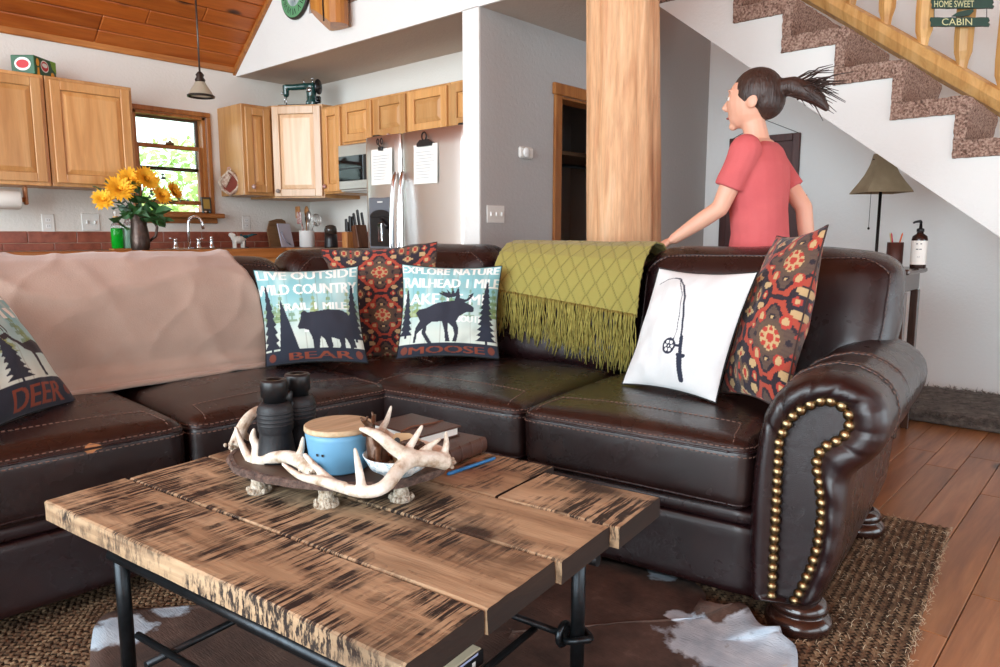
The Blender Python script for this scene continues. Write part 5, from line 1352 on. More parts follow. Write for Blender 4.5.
for r in range(int(LY_/pitch)):
    b = (r+.5)*pitch; k = 0; a = random.random()*step
    while a < LX_:
        if under_view(a, b):
            sgn = 1 if k % 2 else -1; an = sgn*rad(33)+random.uniform(-.15, .15); ln = .0125*random.uniform(.9, 1.15); wd = .0065; c_, s_ = math.cos(an), math.sin(an); oy = sgn*.0052+random.uniform(-.001, .001)
            h = .008*random.uniform(.8, 1.25); n0 = len(q.v)
            for tx, ty, tz in tri:
                dx, dy = tx*ln, ty*wd*1.6; q.v.append(RG(a+dx*c_-dy*s_, b+oy+dx*s_+dy*c_, .005+tz*h))
            q.f += [(n0, n0+1, n0+6), (n0+1, n0+2, n0+6), (n0+2, n0+3, n0+6), (n0+3, n0+4, n0+6), (n0+4, n0+5, n0+6), (n0+5, n0, n0+6)]; q.sm += [True]*6
        a += step/2; k += 1
tag(q.build('braid_strands', JUTE, rug, True), kind='stuff')
# loose fibres along the edge
q = MB()
for i in range(500):
    a = random.random()*1.4; b = random.uniform(-.012, .25 if i % 3 else .0); p = RG(a, b, .012); d = Vector((random.uniform(-1, 1), random.uniform(-1, 1), random.uniform(0, .8)))*.014
    q.tube([p, p+d*.5+Vector((0, 0, .004)), p+d], .0007, 3)
tag(q.build('loose_fibres', mat('pale_fibre', (200, 180, 150), .9), rug, True), kind='stuff')

# cowhide
HIDE = NT('cowhide_fur'); v = HIDE.coord()
n1 = HIDE.noise(v, 2.6, 5, .6, .6); spots = HIDE.ramp(n1, [(.56, 0), (.60, 1)])
br = HIDE.ramp(HIDE.noise(v, 9, 5, .65), [(.3, S(54, 40, 35)), (.6, S(90, 68, 58)), (.8, S(122, 98, 86))]); wh = HIDE.ramp(HIDE.noise(v, 16, 4), [(.3, S(160, 176, 190)), (.7, S(200, 210, 218))])
at = HIDE.n('ShaderNodeAttribute'); at.attribute_name = 'print'
pm = HIDE.ramp(HIDE.math('ADD', at.outputs['Fac'], HIDE.math('MULTIPLY', HIDE.math('SUBTRACT', HIDE.noise(v, 14, 4, .6), .5), 1.0)), [(.42, 0), (.56, 1)])
HIDE.set(Base_Color=HIDE.mix(pm, br, wh), Roughness=.85)
HIDE.bump(HIDE.noise(HIDE.coord((1, .12, 1), (0, 0, rad(30))), 300, 3), .5, .004); HIDE = HIDE.m
pts = [(93, 632), (112, 612), (150, 607), (230, 602), (330, 570), (430, 545), (560, 552), (592, 558), (640, 568), (690, 580), (706, 596), (700, 612), (722, 617), (736, 616), (748, 622), (762, 640), (795, 648), (800, 700), (640, 800), (300, 900), (100, 760), (128, 690), (112, 660)]
ol = [onz(x, y, .02) for x, y in pts[:18]]+[Vector((1.35, .35, .02)), Vector((.75, .45, .02)), Vector((.45, .95, .02)), Vector((.50, 1.5, .02)), Vector((.52, 1.75, .02))]
cen = sum(ol, Vector())/len(ol); n = len(ol); dense = []
for i in range(n):
    p0, p1, p2, p3 = ol[i-1], ol[i], ol[(i+1) % n], ol[(i+2) % n]
    for k in range(8):
        t = k/8; dense.append(.5*((2*p1)+(p2-p0)*t+(2*p0-5*p1+4*p2-p3)*t*t+(3*p1-p0-3*p2+p3)*t**3))
R_ = 26; m_ = len(dense); vs = []; cl = []
whites = [(onz(760, 655, .02), .22), (onz(700, 640, .02), .16), (onz(660, 575, .02), .07), (onz(120, 632, .02), .13), (onz(740, 635, .02), .1), (onz(676, 618, .02), .05), (onz(545, 566, .02), .05), (onz(175, 605, .02), .10)]
for r in range(R_+1):
    t = r/R_
    for k in range(m_):
        p = cen+(dense[k]-cen)*t; z = .021+.006*max(0, nz(p, 5, 3)); e = max(0, t-.86)/.14
        z += .022*e*max(0, nz((k*.07, 0, 0), 1, 7)+.12)-.003*e
        if (p-onz(738, 628, .02)).length < .12: z += .035*e
        vs.append(Vector((p.x, p.y, z)))
        wv = max([max(0, 1-((p-c).length/rd)**2) for c, rd in whites]); cl.append(.05+.72*wv+.28*max(0, t-.93)/.07*max(0, nz((k*.05, 2, 0), 1, 4)))
me = bpy.data.meshes.new('cowhide_rug'); me.from_pydata([tuple(p-cen) for p in vs], [], [(r*m_+k, r*m_+(k+1) % m_, (r+1)*m_+(k+1) % m_, (r+1)*m_+k) for r in range(R_) for k in range(m_)])
me.polygons.foreach_set('use_smooth', [True]*len(me.polygons)); ca = me.color_attributes.new('print', 'FLOAT_COLOR', 'POINT')
ca.data.foreach_set('color', np.array([[c, c, c, 1] for c in cl], dtype=np.float32).ravel()); me.materials.append(HIDE)
ho = bpy.data.objects.new('cowhide_rug', me); link(ho); ho.location = cen; md = ho.modifiers.new('thick', 'SOLIDIFY'); md.thickness = .004; md.offset = -1
tag(ho, 'brown and white cowhide lying on the jute rug under the coffee table', 'rug')

# shaggy mat along the stair wall
FURM = NT('grey_faux_fur'); v = FURM.coord(); FURM.set(Base_Color=FURM.ramp(FURM.noise(v, 22, 4, .6), [(.3, S(66, 58, 54)), (.6, S(116, 106, 98)), (.8, S(150, 140, 130))]), Roughness=.9); FURM = FURM.m
fm = thing('shaggy_mat', 'grey brown shaggy fur mat on the floor along the stair wall', 'mat', (5.1, .6, 0)); fx0, fx1, fy0, fy1 = 4.64, 5.50, -.35, 1.12
soft_box(lambda x, y, z: Vector((5.07+x, .36+y, .032+z)), .86, 1.5, .06, .029, 12, (0, 0, .01), .006, 9, 3).build('mat_body', FURM, fm, True)
random.seed(31); q = MB()
for i in range(11000):
    x = random.uniform(fx0, fx1); y = random.uniform(-.1, fy1)
    if i % 4 == 0: x = random.choice((fx0, fx1))+random.uniform(-.02, .02)
    p = Vector((x, y, .03+.03*random.random())); d = Vector((random.uniform(-1, .4), random.uniform(-1, 1), random.uniform(.1, 1.1))).normalized()*random.uniform(.02, .05); s_ = d.cross(Vector((0, 0, 1))).normalized()*.0022
    q.add([p-s_, p+s_, p+d*.6+s_*.6-Vector((0, 0, .004)), p+d-Vector((0, 0, .012))], [(0, 1, 2, 3)])
tag(q.build('fur', FURM, fm, True, fix=False), kind='stuff')

# ================================================================== COFFEE TABLE
TW = NT('rough_sawn_reclaimed_wood'); v = TW.coord((1, .10, 1), rnd=True)
n1 = TW.noise(v, 10, 5, .6, 1.5); n2 = TW.noise(v, 70, 3, .6)
base = TW.ramp(n1, [(.28, S(138, 108, 80)), (.48, S(182, 152, 118)), (.72, S(206, 178, 144))])
base = TW.mix(1.0, base, TW.ramp(n2, [(.3, .84), (.62, 1.0)]), 'MULTIPLY')
oi = TW.n('ShaderNodeObjectInfo'); base = TW.mix(1.0, base, TW.ramp(oi.outputs['Random'], [(0, .9), (1, 1.04)]), 'MULTIPLY')
sv = TW.coord((.06, 1, .3), (0, 0, rad(14)), rnd=True); saw = TW.noise(sv, 105, 4, .7)
pv = TW.coord((.9, .55, 1), rnd=True); patch = TW.noise(pv, 6.5, 5, .62, .4)
mask = TW.math('MULTIPLY', TW.ramp(saw, [(.46, 0), (.53, 1)]), TW.ramp(patch, [(.42, 0), (.53, 1)]))
sm2 = TW.ramp(TW.noise(TW.coord((1, .3, 1), rnd=True), 4.2, 5, .65, .8), [(.58, 0), (.72, .85)])
col = TW.mix(mask, base, S(36, 25, 20)); col = TW.mix(sm2, col, S(62, 42, 30))
vo = TW.n('ShaderNodeTexVoronoi'); vo.inputs['Scale'].default_value = 4.2; TW.l(TW.coord((1, .55, .05), rnd=True), vo.inputs['Vector'])
kn = TW.ramp(vo.outputs['Distance'], [(0, 1), (.10, .95), (.15, .5), (.24, .25), (.34, 0)]); col = TW.mix(kn, col, S(46, 28, 18))
TW.set(Base_Color=col, Roughness=.6); TW.bump(TW.math('SUBTRACT', n2, TW.math('MULTIPLY', mask, .8)), .5, .004); TW = TW.m
TEND = wood('shade_toned_sawn_end_grain', (44, 30, 22), (58, 40, 28), (30, 20, 14), 'x', 1.0, .85, bump=.2)  # sawn end grain, darkened further to carry the shade of the end faces
ctl = thing('coffee_table', 'rustic plank coffee table with black iron pipe frame', 'table', tuple(RF(1.105, 1.19, 0)), rz=AR)
TC = Vector((1.105, 1.19, 0)); TT = .48
def plank(x0, x1, y0, y1, seed):
    """rough board with sagging, chipped edges, end grain as its own piece"""
    nx, ny = 10, 60; g = MB(); random.seed(seed)
    def e(x, y, z):
        p = Vector((x, y, z)); jx = .0016*nz((x*3, y*9, z*30), 1, seed); jz = .0014*nz((x*14, y*9, 0), 1, seed+2)
        return p+Vector((jx if x in (x0, x1) else 0, .002*nz((x*30, y, z*30), 1, seed+4) if y in (y0, y1) else 0, jz if z > .45 else 0))-TC
    xs = [x0, x0+.004]+[x0+.004+(x1-x0-.008)*i/(nx-2) for i in range(1, nx-2)]+[x1-.004, x1]; ys = [y0+(y1-y0)*j/ny for j in range(ny+1)]
    ring = lambda y: [e(x, y, TT-(.003 if x in (x0, x1) else 0)) for x in xs]+[e(x1, y, TT-.024), e(x1, y, TT-.046), e(x0, y, TT-.046), e(x0, y, TT-.024)]
    L_ = [ring(y) for y in ys]; n = len(L_[0]); vs = [p for r in L_ for p in r]
    g.add(vs, [(j*n+k, j*n+(k+1) % n, (j+1)*n+(k+1) % n, (j+1)*n+k) for j in range(ny) for k in range(n)])
    o = g.build('plank', TW, ctl); MW[o.name] = MW[ctl.name]
    for L0, dy in ((L_[0], -.0006), (L_[-1], .0006)):
        h = MB(); h.add([p+Vector((0, dy, 0)) for p in L0], [tuple(range(n))]); h.build('end_grain', TEND, o)
plank(.693, .880, .648, 1.748, 1); plank(.884, 1.098, .644, 1.742, 2); plank(1.102, 1.298, .632, 1.745, 3); plank(1.302, 1.515, .612, .918, 4); plank(1.302, 1.565, .926, 1.735, 5)
legs = [(.79, 1.62), (.79, .76), (1.385, .75), (1.385, 1.62)]
for x, y in legs:
    lg = MB().tube([Vector((x, y, .024))-TC, Vector((x, y, .428))-TC], .0165, 14).build('leg', IRON, ctl)
    z = .155
    if y > 1: continue
    MB().tube([Vector((x+.03*math.cos(a), y+.03*math.sin(a), z+.006*math.sin(a*2)))-TC for a in np.linspace(0, 2*pi, 18)[:-1]], .0085, 8, closed=True).build('ring_knot', IRON, ctl)
    MB().tube([Vector((x-.012+.024*math.cos(a), y+.03, z+.024*math.sin(a)))-TC for a in np.linspace(0, 2*pi, 16)[:-1]], .008, 8, closed=True).build('ring_knot', IRON, ctl)
for x in (.775, 1.385): MB().tube([Vector((x, .70, .352))-TC, Vector((x, 1.63, .352))-TC], .0135, 12).build('top_rail', IRON, ctl)
for y in (.76, 1.62): MB().tube([Vector((.79, y, .412))-TC, Vector((1.385, y, .412))-TC], .012, 12).build('top_rail', IRON, ctl)
for a, b in (((.80, .79, .155), (.80, 1.59, .155)), ((1.372, .79, .155), (1.372, 1.59, .155)), ((.757, 1.48, .142), (1.375, 1.48, .142)), ((.757, .86, .142), (1.375, .86, .142)), ((1.0, .855, .124), (1.0, 1.49, .124)), ((1.16, .855, .124), (1.16, 1.49, .124))):
    MB().tube([Vector(a)-TC, Vector(b)-TC], .0085, 10).build('stretcher', IRON, ctl)
# book on the lower rods
bk = thing('hardcover_book', 'hardcover book with cream cover and black spine on the lower rods of the table', 'book', tuple(RF(1.06, .975, .1335)), rz=AR-rad(1))
CREAM = mat('cream_cover', (206, 196, 168), .5); LBLU = mat('pale_blue_print', (170, 180, 214), .5)
MB().box((-.12, -.085, 0), (.14, .09, .037), .003).build('cover', CREAM, bk); sp = MB().box((-.121, -.0885, .0), (.141, -.0851, .036), .001).build('spine', BLACK, bk)
MB().box((-.12, -.0895, .031), (.12, -.0887, .036)).build('spine_stripe', LBLU, bk); text_obj('spine_title', '- -- -', lambda a, b, d: Vector((a, -.0892-d, b)), .02, .11, .008, .022, mat('white_ink', (220, 220, 216), .6), bk)

# ---- tray of antlers
TRC = RF(1.15, 1.295, 0); TZ = .545
BARK = NT('bark'); v = BARK.coord(); n_ = BARK.noise(v, 60, 5, .7); BARK.set(Base_Color=BARK.ramp(n_, [(.3, S(52, 40, 38)), (.55, S(104, 82, 72)), (.75, S(140, 116, 102))]), Roughness=.9); BARK.bump(n_, 1, .01); BARK = BARK.m
SLAB = wood('walnut_slab', (90, 68, 54), (112, 88, 70), (62, 44, 36), 'y', 1.2, .5, bump=.1)
ANT = NT('antler_bone'); v = ANT.coord(); ANT.set(Base_Color=ANT.ramp(ANT.noise(v, 22, 5, .65), [(.34, S(164, 140, 114)), (.48, S(214, 202, 184)), (.66, S(236, 230, 218))]), Roughness=.5); ANT.bump(ANT.noise(v, 120, 4), .35, .004); ANT = ANT.m
BURR = mat('antler_burr', (150, 124, 96), .8, var=((226, 214, 196), 90), bump=(160, 1.0))
tray = thing('antler_tray', 'wood slab serving tray rimmed with deer antlers on the coffee table', 'tray', tuple(TRC+Vector((0, 0, TT))))
lax = (-RX*.297+RY*.955).normalized(); sax = Vector((lax.y, -lax.x, 0)); sax = sax if sax.dot(RX) > 0 else -sax
def slab(scale, z): return [TRC+lax*(.275*scale*math.cos(a)*(1+.03*math.sin(3*a)))+sax*(.178*scale*math.sin(a)*(1+.04*math.sin(2*a+1)))+Vector((0, 0, z)) for a in np.linspace(0, 2*pi, 73)[:-1]]
q = MB(); t1 = slab(.965, TZ); q.add(t1+slab(.95, TZ-.018), [tuple(range(72)), tuple(reversed(range(72, 144)))]); q.build('slab_face', SLAB, tray, True)
q = MB(); L1 = []
for sc_, z in ((.955, TZ+.0015), (1.0, TZ), (1.02, TZ-.007), (1.01, TZ-.016), (.96, TZ-.02)):
    L1.append([p+(p-TRC-Vector((0, 0, z)))*.035*nz((k*.55, z*150, 0), 1, 2) for k, p in enumerate(slab(sc_, z))])
q.add([p for r in L1 for p in r], [(i*72+k, i*72+(k+1) % 72, (i+1)*72+(k+1) % 72, (i+1)*72+k) for i in range(4) for k in range(72)]); q.build('bark_edge', BARK, tray, True)
for k in (4, 22, 40, 51, 62):
    p = slab(.80, 0)[k]; q = MB(); n = 12; prof = [(.026, TT+.0005), (.020, TT+.012), (.016, TT+.028), (.018, TZ-.018)]
    q.lathe([(r*1, z) for r, z in prof], 14, Matrix.Translation((p.x, p.y, 0)))
    for i in range(16): a = random.random()*6.28; q.sphere((p.x+.024*math.cos(a), p.y+.024*math.sin(a), TT+.0075), .007, 6, 5)
    q.build('antler_foot', BURR, tray, True)
def apath(L_): return [atd(x, y, d) for x, y, d in L_]
def smooth_path(P, n=5):
    out = []
    for i in range(len(P)-1):
        p0, p1, p2, p3 = P[max(0, i-1)], P[i], P[i+1], P[min(len(P)-1, i+2)]
        for k in range(n):
            t = k/n; out.append(.5*((2*p1)+(p2-p0)*t+(2*p0-5*p1+4*p2-p3)*t*t+(3*p1-p0-3*p2+p3)*t**3))
    return out+[P[-1]]
def antler(branches, nm='antler'):
    q = MB()
    for L_, r0, r1 in branches:
        P = smooth_path(apath(L_)); m_ = len(P); q.tube(P, [1.3*(r0+(r1-r0)*(i/(m_-1))**1.4) for i in range(m_)], 10)
        q.sphere(P[-1], r1*1.3, 8, 6)
    return remesh(q, nm, ANT, tray, .0028, 3, True)
antler([([(447, 462, 1.57), (432, 459, 1.545), (414, 459, 1.515), (401, 467, 1.485), (385, 486, 1.43), (366, 492, 1.42), (343, 488, 1.44), (330, 480, 1.45), (316, 467, 1.46), (305, 455, 1.46)], .015, .004),
        ([(425, 460, 1.53), (400, 452, 1.51), (382, 438, 1.50), (371, 432, 1.50), (361, 429, 1.50)], .0135, .004),
        ([(362, 490, 1.425), (359, 470, 1.43), (355, 449, 1.435)], .0085, .003),
        ([(345, 488, 1.435), (321, 481, 1.44), (300, 476, 1.45), (283, 464, 1.46)], .010, .003),
        ([(441, 460, 1.565), (446, 447, 1.575), (446, 433, 1.58)], .008, .003),
        ([(416, 458, 1.53), (428, 447, 1.55), (440, 439, 1.56)], .008, .003),
        ([(404, 455, 1.52), (414, 440, 1.54), (422, 426, 1.55)], .008, .003)])
antler([([(316, 474, 1.53), (303, 463, 1.56), (288, 457, 1.60), (270, 458, 1.63), (254, 462, 1.655), (246, 453, 1.68), (240, 440, 1.70), (236, 428, 1.71)], .014, .0035),
        ([(256, 461, 1.655), (257, 447, 1.66), (253, 438, 1.665), (254, 430, 1.67)], .011, .004),
        ([(297, 461, 1.57), (301, 450, 1.575), (303, 438, 1.58)], .008, .003)])
antler([([(235, 446, 1.78), (241, 430, 1.80), (249, 417, 1.82), (261, 409, 1.86), (285, 405, 1.90), (307, 402, 1.92)], .013, .004), ([(241, 430, 1.80), (247, 437, 1.82), (255, 440, 1.84)], .008, .004)])
antler([([(445, 455, 1.66), (425, 447, 1.70), (400, 442, 1.74), (383, 431, 1.76), (387, 420, 1.77), (391, 407, 1.78)], .013, .003), ([(383, 432, 1.76), (365, 436, 1.79), (350, 438, 1.82)], .011, .008)])
q = MB(); random.seed(4)
for (x, y, d) in ((448, 463, 1.575), (314, 473, 1.53), (307, 467, 1.55), (235, 446, 1.78)):
    c = atd(x, y, d); 
    for i in range(26): q.sphere(c+Vector((random.gauss(0, 1), random.gauss(0, 1), random.gauss(0, .7)))*.008, .0055, 6, 5)
q.build('burr', BURR, tray, True)
# binoculars
bc = onz(272, 456, TZ); bc = RF(1.10, 1.40, TZ+.001)
bn = thing('binoculars', 'black rubber binoculars standing on the antler tray', 'binoculars', tuple(bc))
side = (RT*.42+FH*.9).normalized(); bn.scale = (1.2, 1.2, 1.2)
for k, off in enumerate((-.034, .034)):
    o2 = side*off
    m4 = Matrix.Translation(o2)
    b_ = MB().lathe([(.036, 0), (.038, .004), (.036, .02), (.031, .055), (.032, .058), (.034, .062), (.034, .105), (.031, .112), (.026, .118)], 24, m4).build('barrel', BLACKR, bn)
    MB().lathe([(.0215, .1185), (.0215, .128), (.0255, .1285), (.0255, .158), (.024, .162), (.015, .163), (.014, .158)], 24, m4).build('eyepiece', BLACK, bn)
    MB().lathe([(0, .1605), (.0145, .1605)], 20, m4, cap=False).build('lens', GLASSBLK, bn)
    for z in (.072, .080, .088, .096): MB().lathe([(.0342, z), (.0352, z+.001), (.0352, z+.004), (.0342, z+.005)], 24, m4, cap=False).build('grip_rib', BLACKR, bn)
MB().box((-.02, -.012, .055), (.02, .012, .115), .005, Matrix.Translation(FH*.0)).lathe([(.013, .1), (.013, .13), (.01, .134)], 14, Matrix.Translation(FH*.0)).build('bridge', BLACK, bn)
# candle
cc_ = RF(1.105, 1.225, TZ+.001); cn = thing('lidded_candle', 'blue ceramic candle jar with pale wooden lid on the tray', 'candle', tuple(cc_))
BLUC = mat('matte_blue_glaze', (104, 158, 192), .45)
MB().lathe([(.058, 0), (.066, .006), (.075, .08), (.0755, .092)], 36).build('jar', BLUC, cn); MB().lathe([(.0775, .0925), (.078, .096), (.0775, .103), (.075, .105)], 36).build('lid', wood('birch_lid', (222, 196, 158), (232, 210, 176), (196, 164, 122), 'x', 1.5, .6), cn)
dv = (CAM-cc_); dv.z = 0; dv.normalize(); sdv = Vector((-dv.y, dv.x, 0))
text_obj('jar_print', '- -', lambda a, b, d: (lambda an: Vector((dv*math.cos(an)+sdv*math.sin(an)).to_tuple())*(.0688+(b-.02)*.115+.0012)+Vector((0, 0, b)))(a/.072), -.055, -.035, .046, .052, BLKP, cn)
# bowl, figurine and tag
bo = RF(1.15, 1.085, TZ+.001); bw = thing('ceramic_bowl', 'small white and blue speckled bowl on the antler tray', 'bowl', tuple(bo))
SPK = NT('speckled_glaze'); v = SPK.coord(); SPK.set(Base_Color=SPK.ramp(SPK.noise(v, 70, 4, .7), [(.36, S(96, 140, 164)), (.5, S(214, 222, 222)), (.7, S(236, 238, 234))]), Roughness=.3); SPK = SPK.m
MB().lathe([(.035, 0), (.038, .004), (.062, .018), (.078, .048), (.0745, .048), (.058, .021), (.03, .01), (0, .009)], 36).build('bowl_body', SPK, bw)
fg = thing('moose_figurine', 'bronze sitting moose figurine in the speckled bowl', 'figurine', tuple(bo+Vector((0, 0, .016)))); BRZ = mat('brown_bronze', (104, 72, 50), .35, .4, var=((70, 46, 32), 40))
T2 = Matrix.Translation(-RT*.052-FH*.01)
q = MB()
def ad(P, r): q.tube([T2 @ (RT*a+UP*0+Vector((0, 0, c))+FH*b) for a, b, c in P], r, 10)
ad([(.02, .0, .0), (.008, 0, .03), (.0, 0, .06), (-.004, 0, .085)], [.022, .024, .018, .012]); ad([(-.004, 0, .083), (-.01, -.012, .092), (-.014, -.03, .086)], [.012, .012, .008])
ad([(.012, -.012, .05), (.014, -.03, .03), (.02, -.044, .022)], [.009, .007, .006]); ad([(.012, .012, .05), (.014, .025, .03)], [.009, .007]); ad([(.022, -.015, .008), (.035, -.04, .016), (.05, -.055, .03)], [.012, .009, .007]); ad([(.022, .015, .008), (.04, .035, .018)], [.012, .008])
ad([(0, .006, .098), (-.002, .018, .108), (-.002, .034, .114)], [.005, .006, .004]); ad([(0, -.006, .098), (-.012, -.016, .108), (-.02, -.026, .118)], [.005, .007, .004]); ad([(-.002, .02, .108), (-.006, .024, .124)], [.004, .003]); ad([(-.014, -.02, .11), (-.006, -.026, .126)], [.004, .003]); ad([(-.01, -.016, .107), (-.026, -.012, .12)], [.004, .003])
remesh(q, 'moose_body', BRZ, fg, .0025, 2)
tg = thing('paper_tag', 'tan paper gift tag tucked in the speckled bowl', 'tag', tuple(bo+Vector((0, 0, .03))))
KRA = mat('kraft_card', (196, 164, 124), .8)
tagp = [(-.03, -.02), (.045, -.02), (.045, .036), (.02, .05), (-.012, .05), (-.03, .03)]
MB().prism(tagp, lambda a, b, d: RT*(a+.004)+Vector((0, 0, b+.006))+FH*(.012+d+b*.3), 0, .0012).build('card', KRA, tg)
MB().prism([(-.008+.007*math.cos(a), .034+.007*math.sin(a)) for a in np.linspace(0, 2*pi, 14)[:-1]], lambda a, b, d: RT*(a+.004)+Vector((0, 0, b+.006))+FH*(.0112+d+b*.3), 0, .0006).build('eyelet', BLACK, tg)
# pine cone / stone in the bowl
pcn = thing('pine_cone', 'grey brown pine cone lying in the speckled bowl', 'pine cone', tuple(bo+RT*.03+FH*.015+Vector((0, 0, .05)))); q = MB()
for i in range(70):
    t = i/70; a = i*2.4; r_ = .021*math.sin(pi*(.12+.8*t)); ax = -.034+.068*t
    c = RT*ax+(FH*math.cos(a)+Vector((0, 0, 1))*math.sin(a))*r_; q.sphere(c, .0075, 6, 5, (1, 1, .7))
q.build('scales', mat('cone_scale', (112, 92, 80), .8, var=((70, 54, 46), 60)), pcn)
# journals and pen
HIDEB = leather('brown_book_leather', (66, 40, 30), (84, 52, 38), (110, 74, 54), .42)
j1 = thing('leather_journal', 'thick dark brown leather album lying on the coffee table', 'book', tuple(RF(1.475, 1.275, TT+.0025)), rz=AR+rad(1))
MB().box((-.11, -.13, 0), (.085, .155, .006), .002).box((-.11, -.13, .036), (.085, .155, .042), .002).build('cover', HIDEB, j1)
q = MB(); q.prism([(.021*math.cos(a)-.0, .021+.021*math.sin(a)) for a in np.linspace(-pi/2, -3*pi/2, 12)], lambda a, b, d: Vector((d, -.13+a*.45, b)), -.11, .085); q.build('spine', HIDEB, j1)
for x in (-.075, -.03, .015, .06): MB().tube([Vector((x, -.13+.0098*math.cos(a), .021+.0222*math.sin(a))) for a in np.linspace(-pi/2, -3*pi/2, 10)], .0022, 6).build('spine_band', HIDEB, j1)
MB().box((-.104, -.125, .006), (.08, .148, .036)).build('pages', PAPER, j1)
j2 = thing('wrapped_journal', 'smaller brown leather journal with wrap strap stacked on the album', 'book', tuple(RF(1.475, 1.32, TT+.0452)), rz=AR+rad(-7))
MB().box((-.075, -.105, 0), (.07, .10, .004), .0015).box((-.078, -.108, .024), (.072, .10, .029), .0015).box((-.078, .094, 0), (.072, .101, .029), .0015).build('cover', HIDEB, j2)
MB().box((-.07, -.10, .004), (.064, .094, .024)).build('pages', PAPER, j2)
MB().tube([Vector((-.079, -.03, .002)), Vector((-.079, -.03, .028)), Vector((-.04, -.025, .0325)), Vector((.02, -.04, .0325)), Vector((.074, -.03, .028)), Vector((.074, -.03, .002))], .0028, 6).build('strap', mat('strap_leather', (120, 74, 48), .5), j2)
pn0, pn1 = onz(447.5, 474, TT+.0055), onz(495, 458, TT+.0055)
pe = thing('blue_pen', 'blue plastic pen lying beside the leather album', 'pen', tuple(pn0)); d = (pn1-pn0); L_ = d.length; d.normalize()
BLP = mat('blue_plastic', (40, 120, 180), .3); MB().tube([pn0, pn0+d*.005, pn0+d*.05], [.003, .005, .005], 10).build('cap', BLP, pe, True); MB().tube([pn0+d*.051, pn0+d*(L_-.004), pn0+d*L_], [.0044, .0044, .003], 10).build('barrel', BLP, pe, True)

# ================================================================== UNDER AND BY THE STAIRS
# floor lamp
lp = onx(880, 200, 5.0); t = thing('floor_lamp', 'floor lamp with tan square bell shade under the stairs', 'lamp', (5.0, lp.y, 0))
SHD = mat('tan_suede_shade', (172, 150, 120), .9, var=((150, 128, 100), 10)); BRZP = mat('dark_bronze_pole', (40, 34, 32), .35, .6)
MB().lathe([(.14, .0005), (.14, .012), (.12, .022), (.03, .03), (.018, .06)], 28).build('base', BRZP, t); MB().tube([(0, 0, .05), (0, 0, 1.50)], .0095, 10).build('pole', BRZP, t)
q = MB(); L1 = []
for z, r in ((1.335, .175), (1.36, .158), (1.40, .128), (1.45, .095), (1.51, .068), (1.575, .052)):
    cs = []
    for k in range(24):
        side_i = k//6; f_ = (k % 6)/6; cr = [(1, 1), (-1, 1), (-1, -1), (1, -1)]; a_ = cr[side_i]; b_ = cr[(side_i+1) % 4]; x, y = a_[0]+(b_[0]-a_[0])*f_, a_[1]+(b_[1]-a_[1])*f_
        an = rad(38); cs.append(Vector(((x*math.cos(an)-y*math.sin(an))*r*.78, (x*math.sin(an)+y*math.cos(an))*r*.78, z)))
    L1.append(cs)
q.add([p for r in L1 for p in r], [(i*24+k, i*24+(k+1) % 24, (i+1)*24+(k+1) % 24, (i+1)*24+k) for i in range(5) for k in range(24)]); o = q.build('lamp_shade', SHD, t); md = o.modifiers.new('t', 'SOLIDIFY'); md.thickness = .003
MB().tube([(0, .055, 1.42), (0, .055, 1.12)], .0015, 5).sphere((0, .055, 1.115), .008, 8, 6).build('pull_chain', BRZP, t)
MB().sphere((0, 0, 1.43), .03, 12, 8).build('bulb', WHITEP, t); MB().tube([(-.05, -.03, 1.54), (.05, .03, 1.54)], .003, 6).tube([(.03, -.05, 1.54), (-.03, .05, 1.54)], .003, 6).build('shade_spider', BRZP, t)
# tall side table
WAL = wood('dark_walnut_table', (74, 50, 40), (92, 64, 50), (50, 34, 28), 'z', 1.2, .25, bump=.03, coat=.4)
ty0, ty1, tx0, tx1, tz = .93, 1.42, 4.14, 4.50, .90
t = thing('side_table', 'tall dark walnut side table behind the sofa arm', 'table', (4.32, 1.17, 0))
MB().box((tx0-.02, ty0-.02, tz-.028), (tx1+.02, ty1+.02, tz), .008).build('table_top', WAL, t, True); MB().box((tx0+.01, ty0+.01, tz-.12), (tx1-.01, ty1-.01, tz-.0285), .003).build('apron', WAL, t, True)
for x in (tx0+.02, tx1-.06):
    for y in (ty0, ty1-.04): MB().box((x, y, 0), (x+.04, y+.04, tz-.1205), .003).build('leg', WAL, t, True)
MB().box((tx0+.03, ty0+.005, .14), (tx1-.03, ty1-.005, .165), .003).build('shelf', WAL, t, True); MB().box((tx0+.04, ty1-.42, .166), (tx1-.04, ty1-.02, tz-.1205), .003).build('side_panel', WAL, t, True)
# pump bottle
pb = onx(918, 262, 4.32); t = thing('pump_bottle', 'brown pump bottle with white label on the side table', 'bottle', (4.32, pb.y, tz+.0005)); AMB = mat('dark_amber_plastic', (44, 26, 22), .2); s_ = 1.06
MB().lathe([(.036, 0), (.038, .005), (.038, .15), (.034, .168), (.016, .182), (.015, .19)], 28).build('bottle_body', AMB, t); MB().lathe([(.0385, .02), (.0385, .145)], 28, cap=False).build('label', PAPER, t)
MB().lathe([(.018, .1905), (.018, .206), (.008, .21), (.006, .24)], 16).tube([(0, 0, .238), (-.02, .0, .246), (-.03, .02, .242), (-.032, .03, .236)], [.008, .007, .006, .005], 8).build('pump', BLACK, t)
dv = (CAM-Vector((4.32, pb.y, 0))); dv.z = 0; dv.normalize(); sdv = Vector((-dv.y, dv.x, 0)); wrapf = lambda a, b, d: (dv*math.cos(a/.0385)+sdv*math.sin(a/.0385))*(.0387+d)+Vector((0, 0, b))
GIN = mat('grey_label_ink', (90, 96, 100), .8)
for z, tx in ((.128, '- -'), (.10, '--'), (.06, 'O')): text_obj('label_text', tx, wrapf, -.014 if tx != 'O' else -.006, .012 if tx != 'O' else .006, z-.002, z+.003, GIN, t)
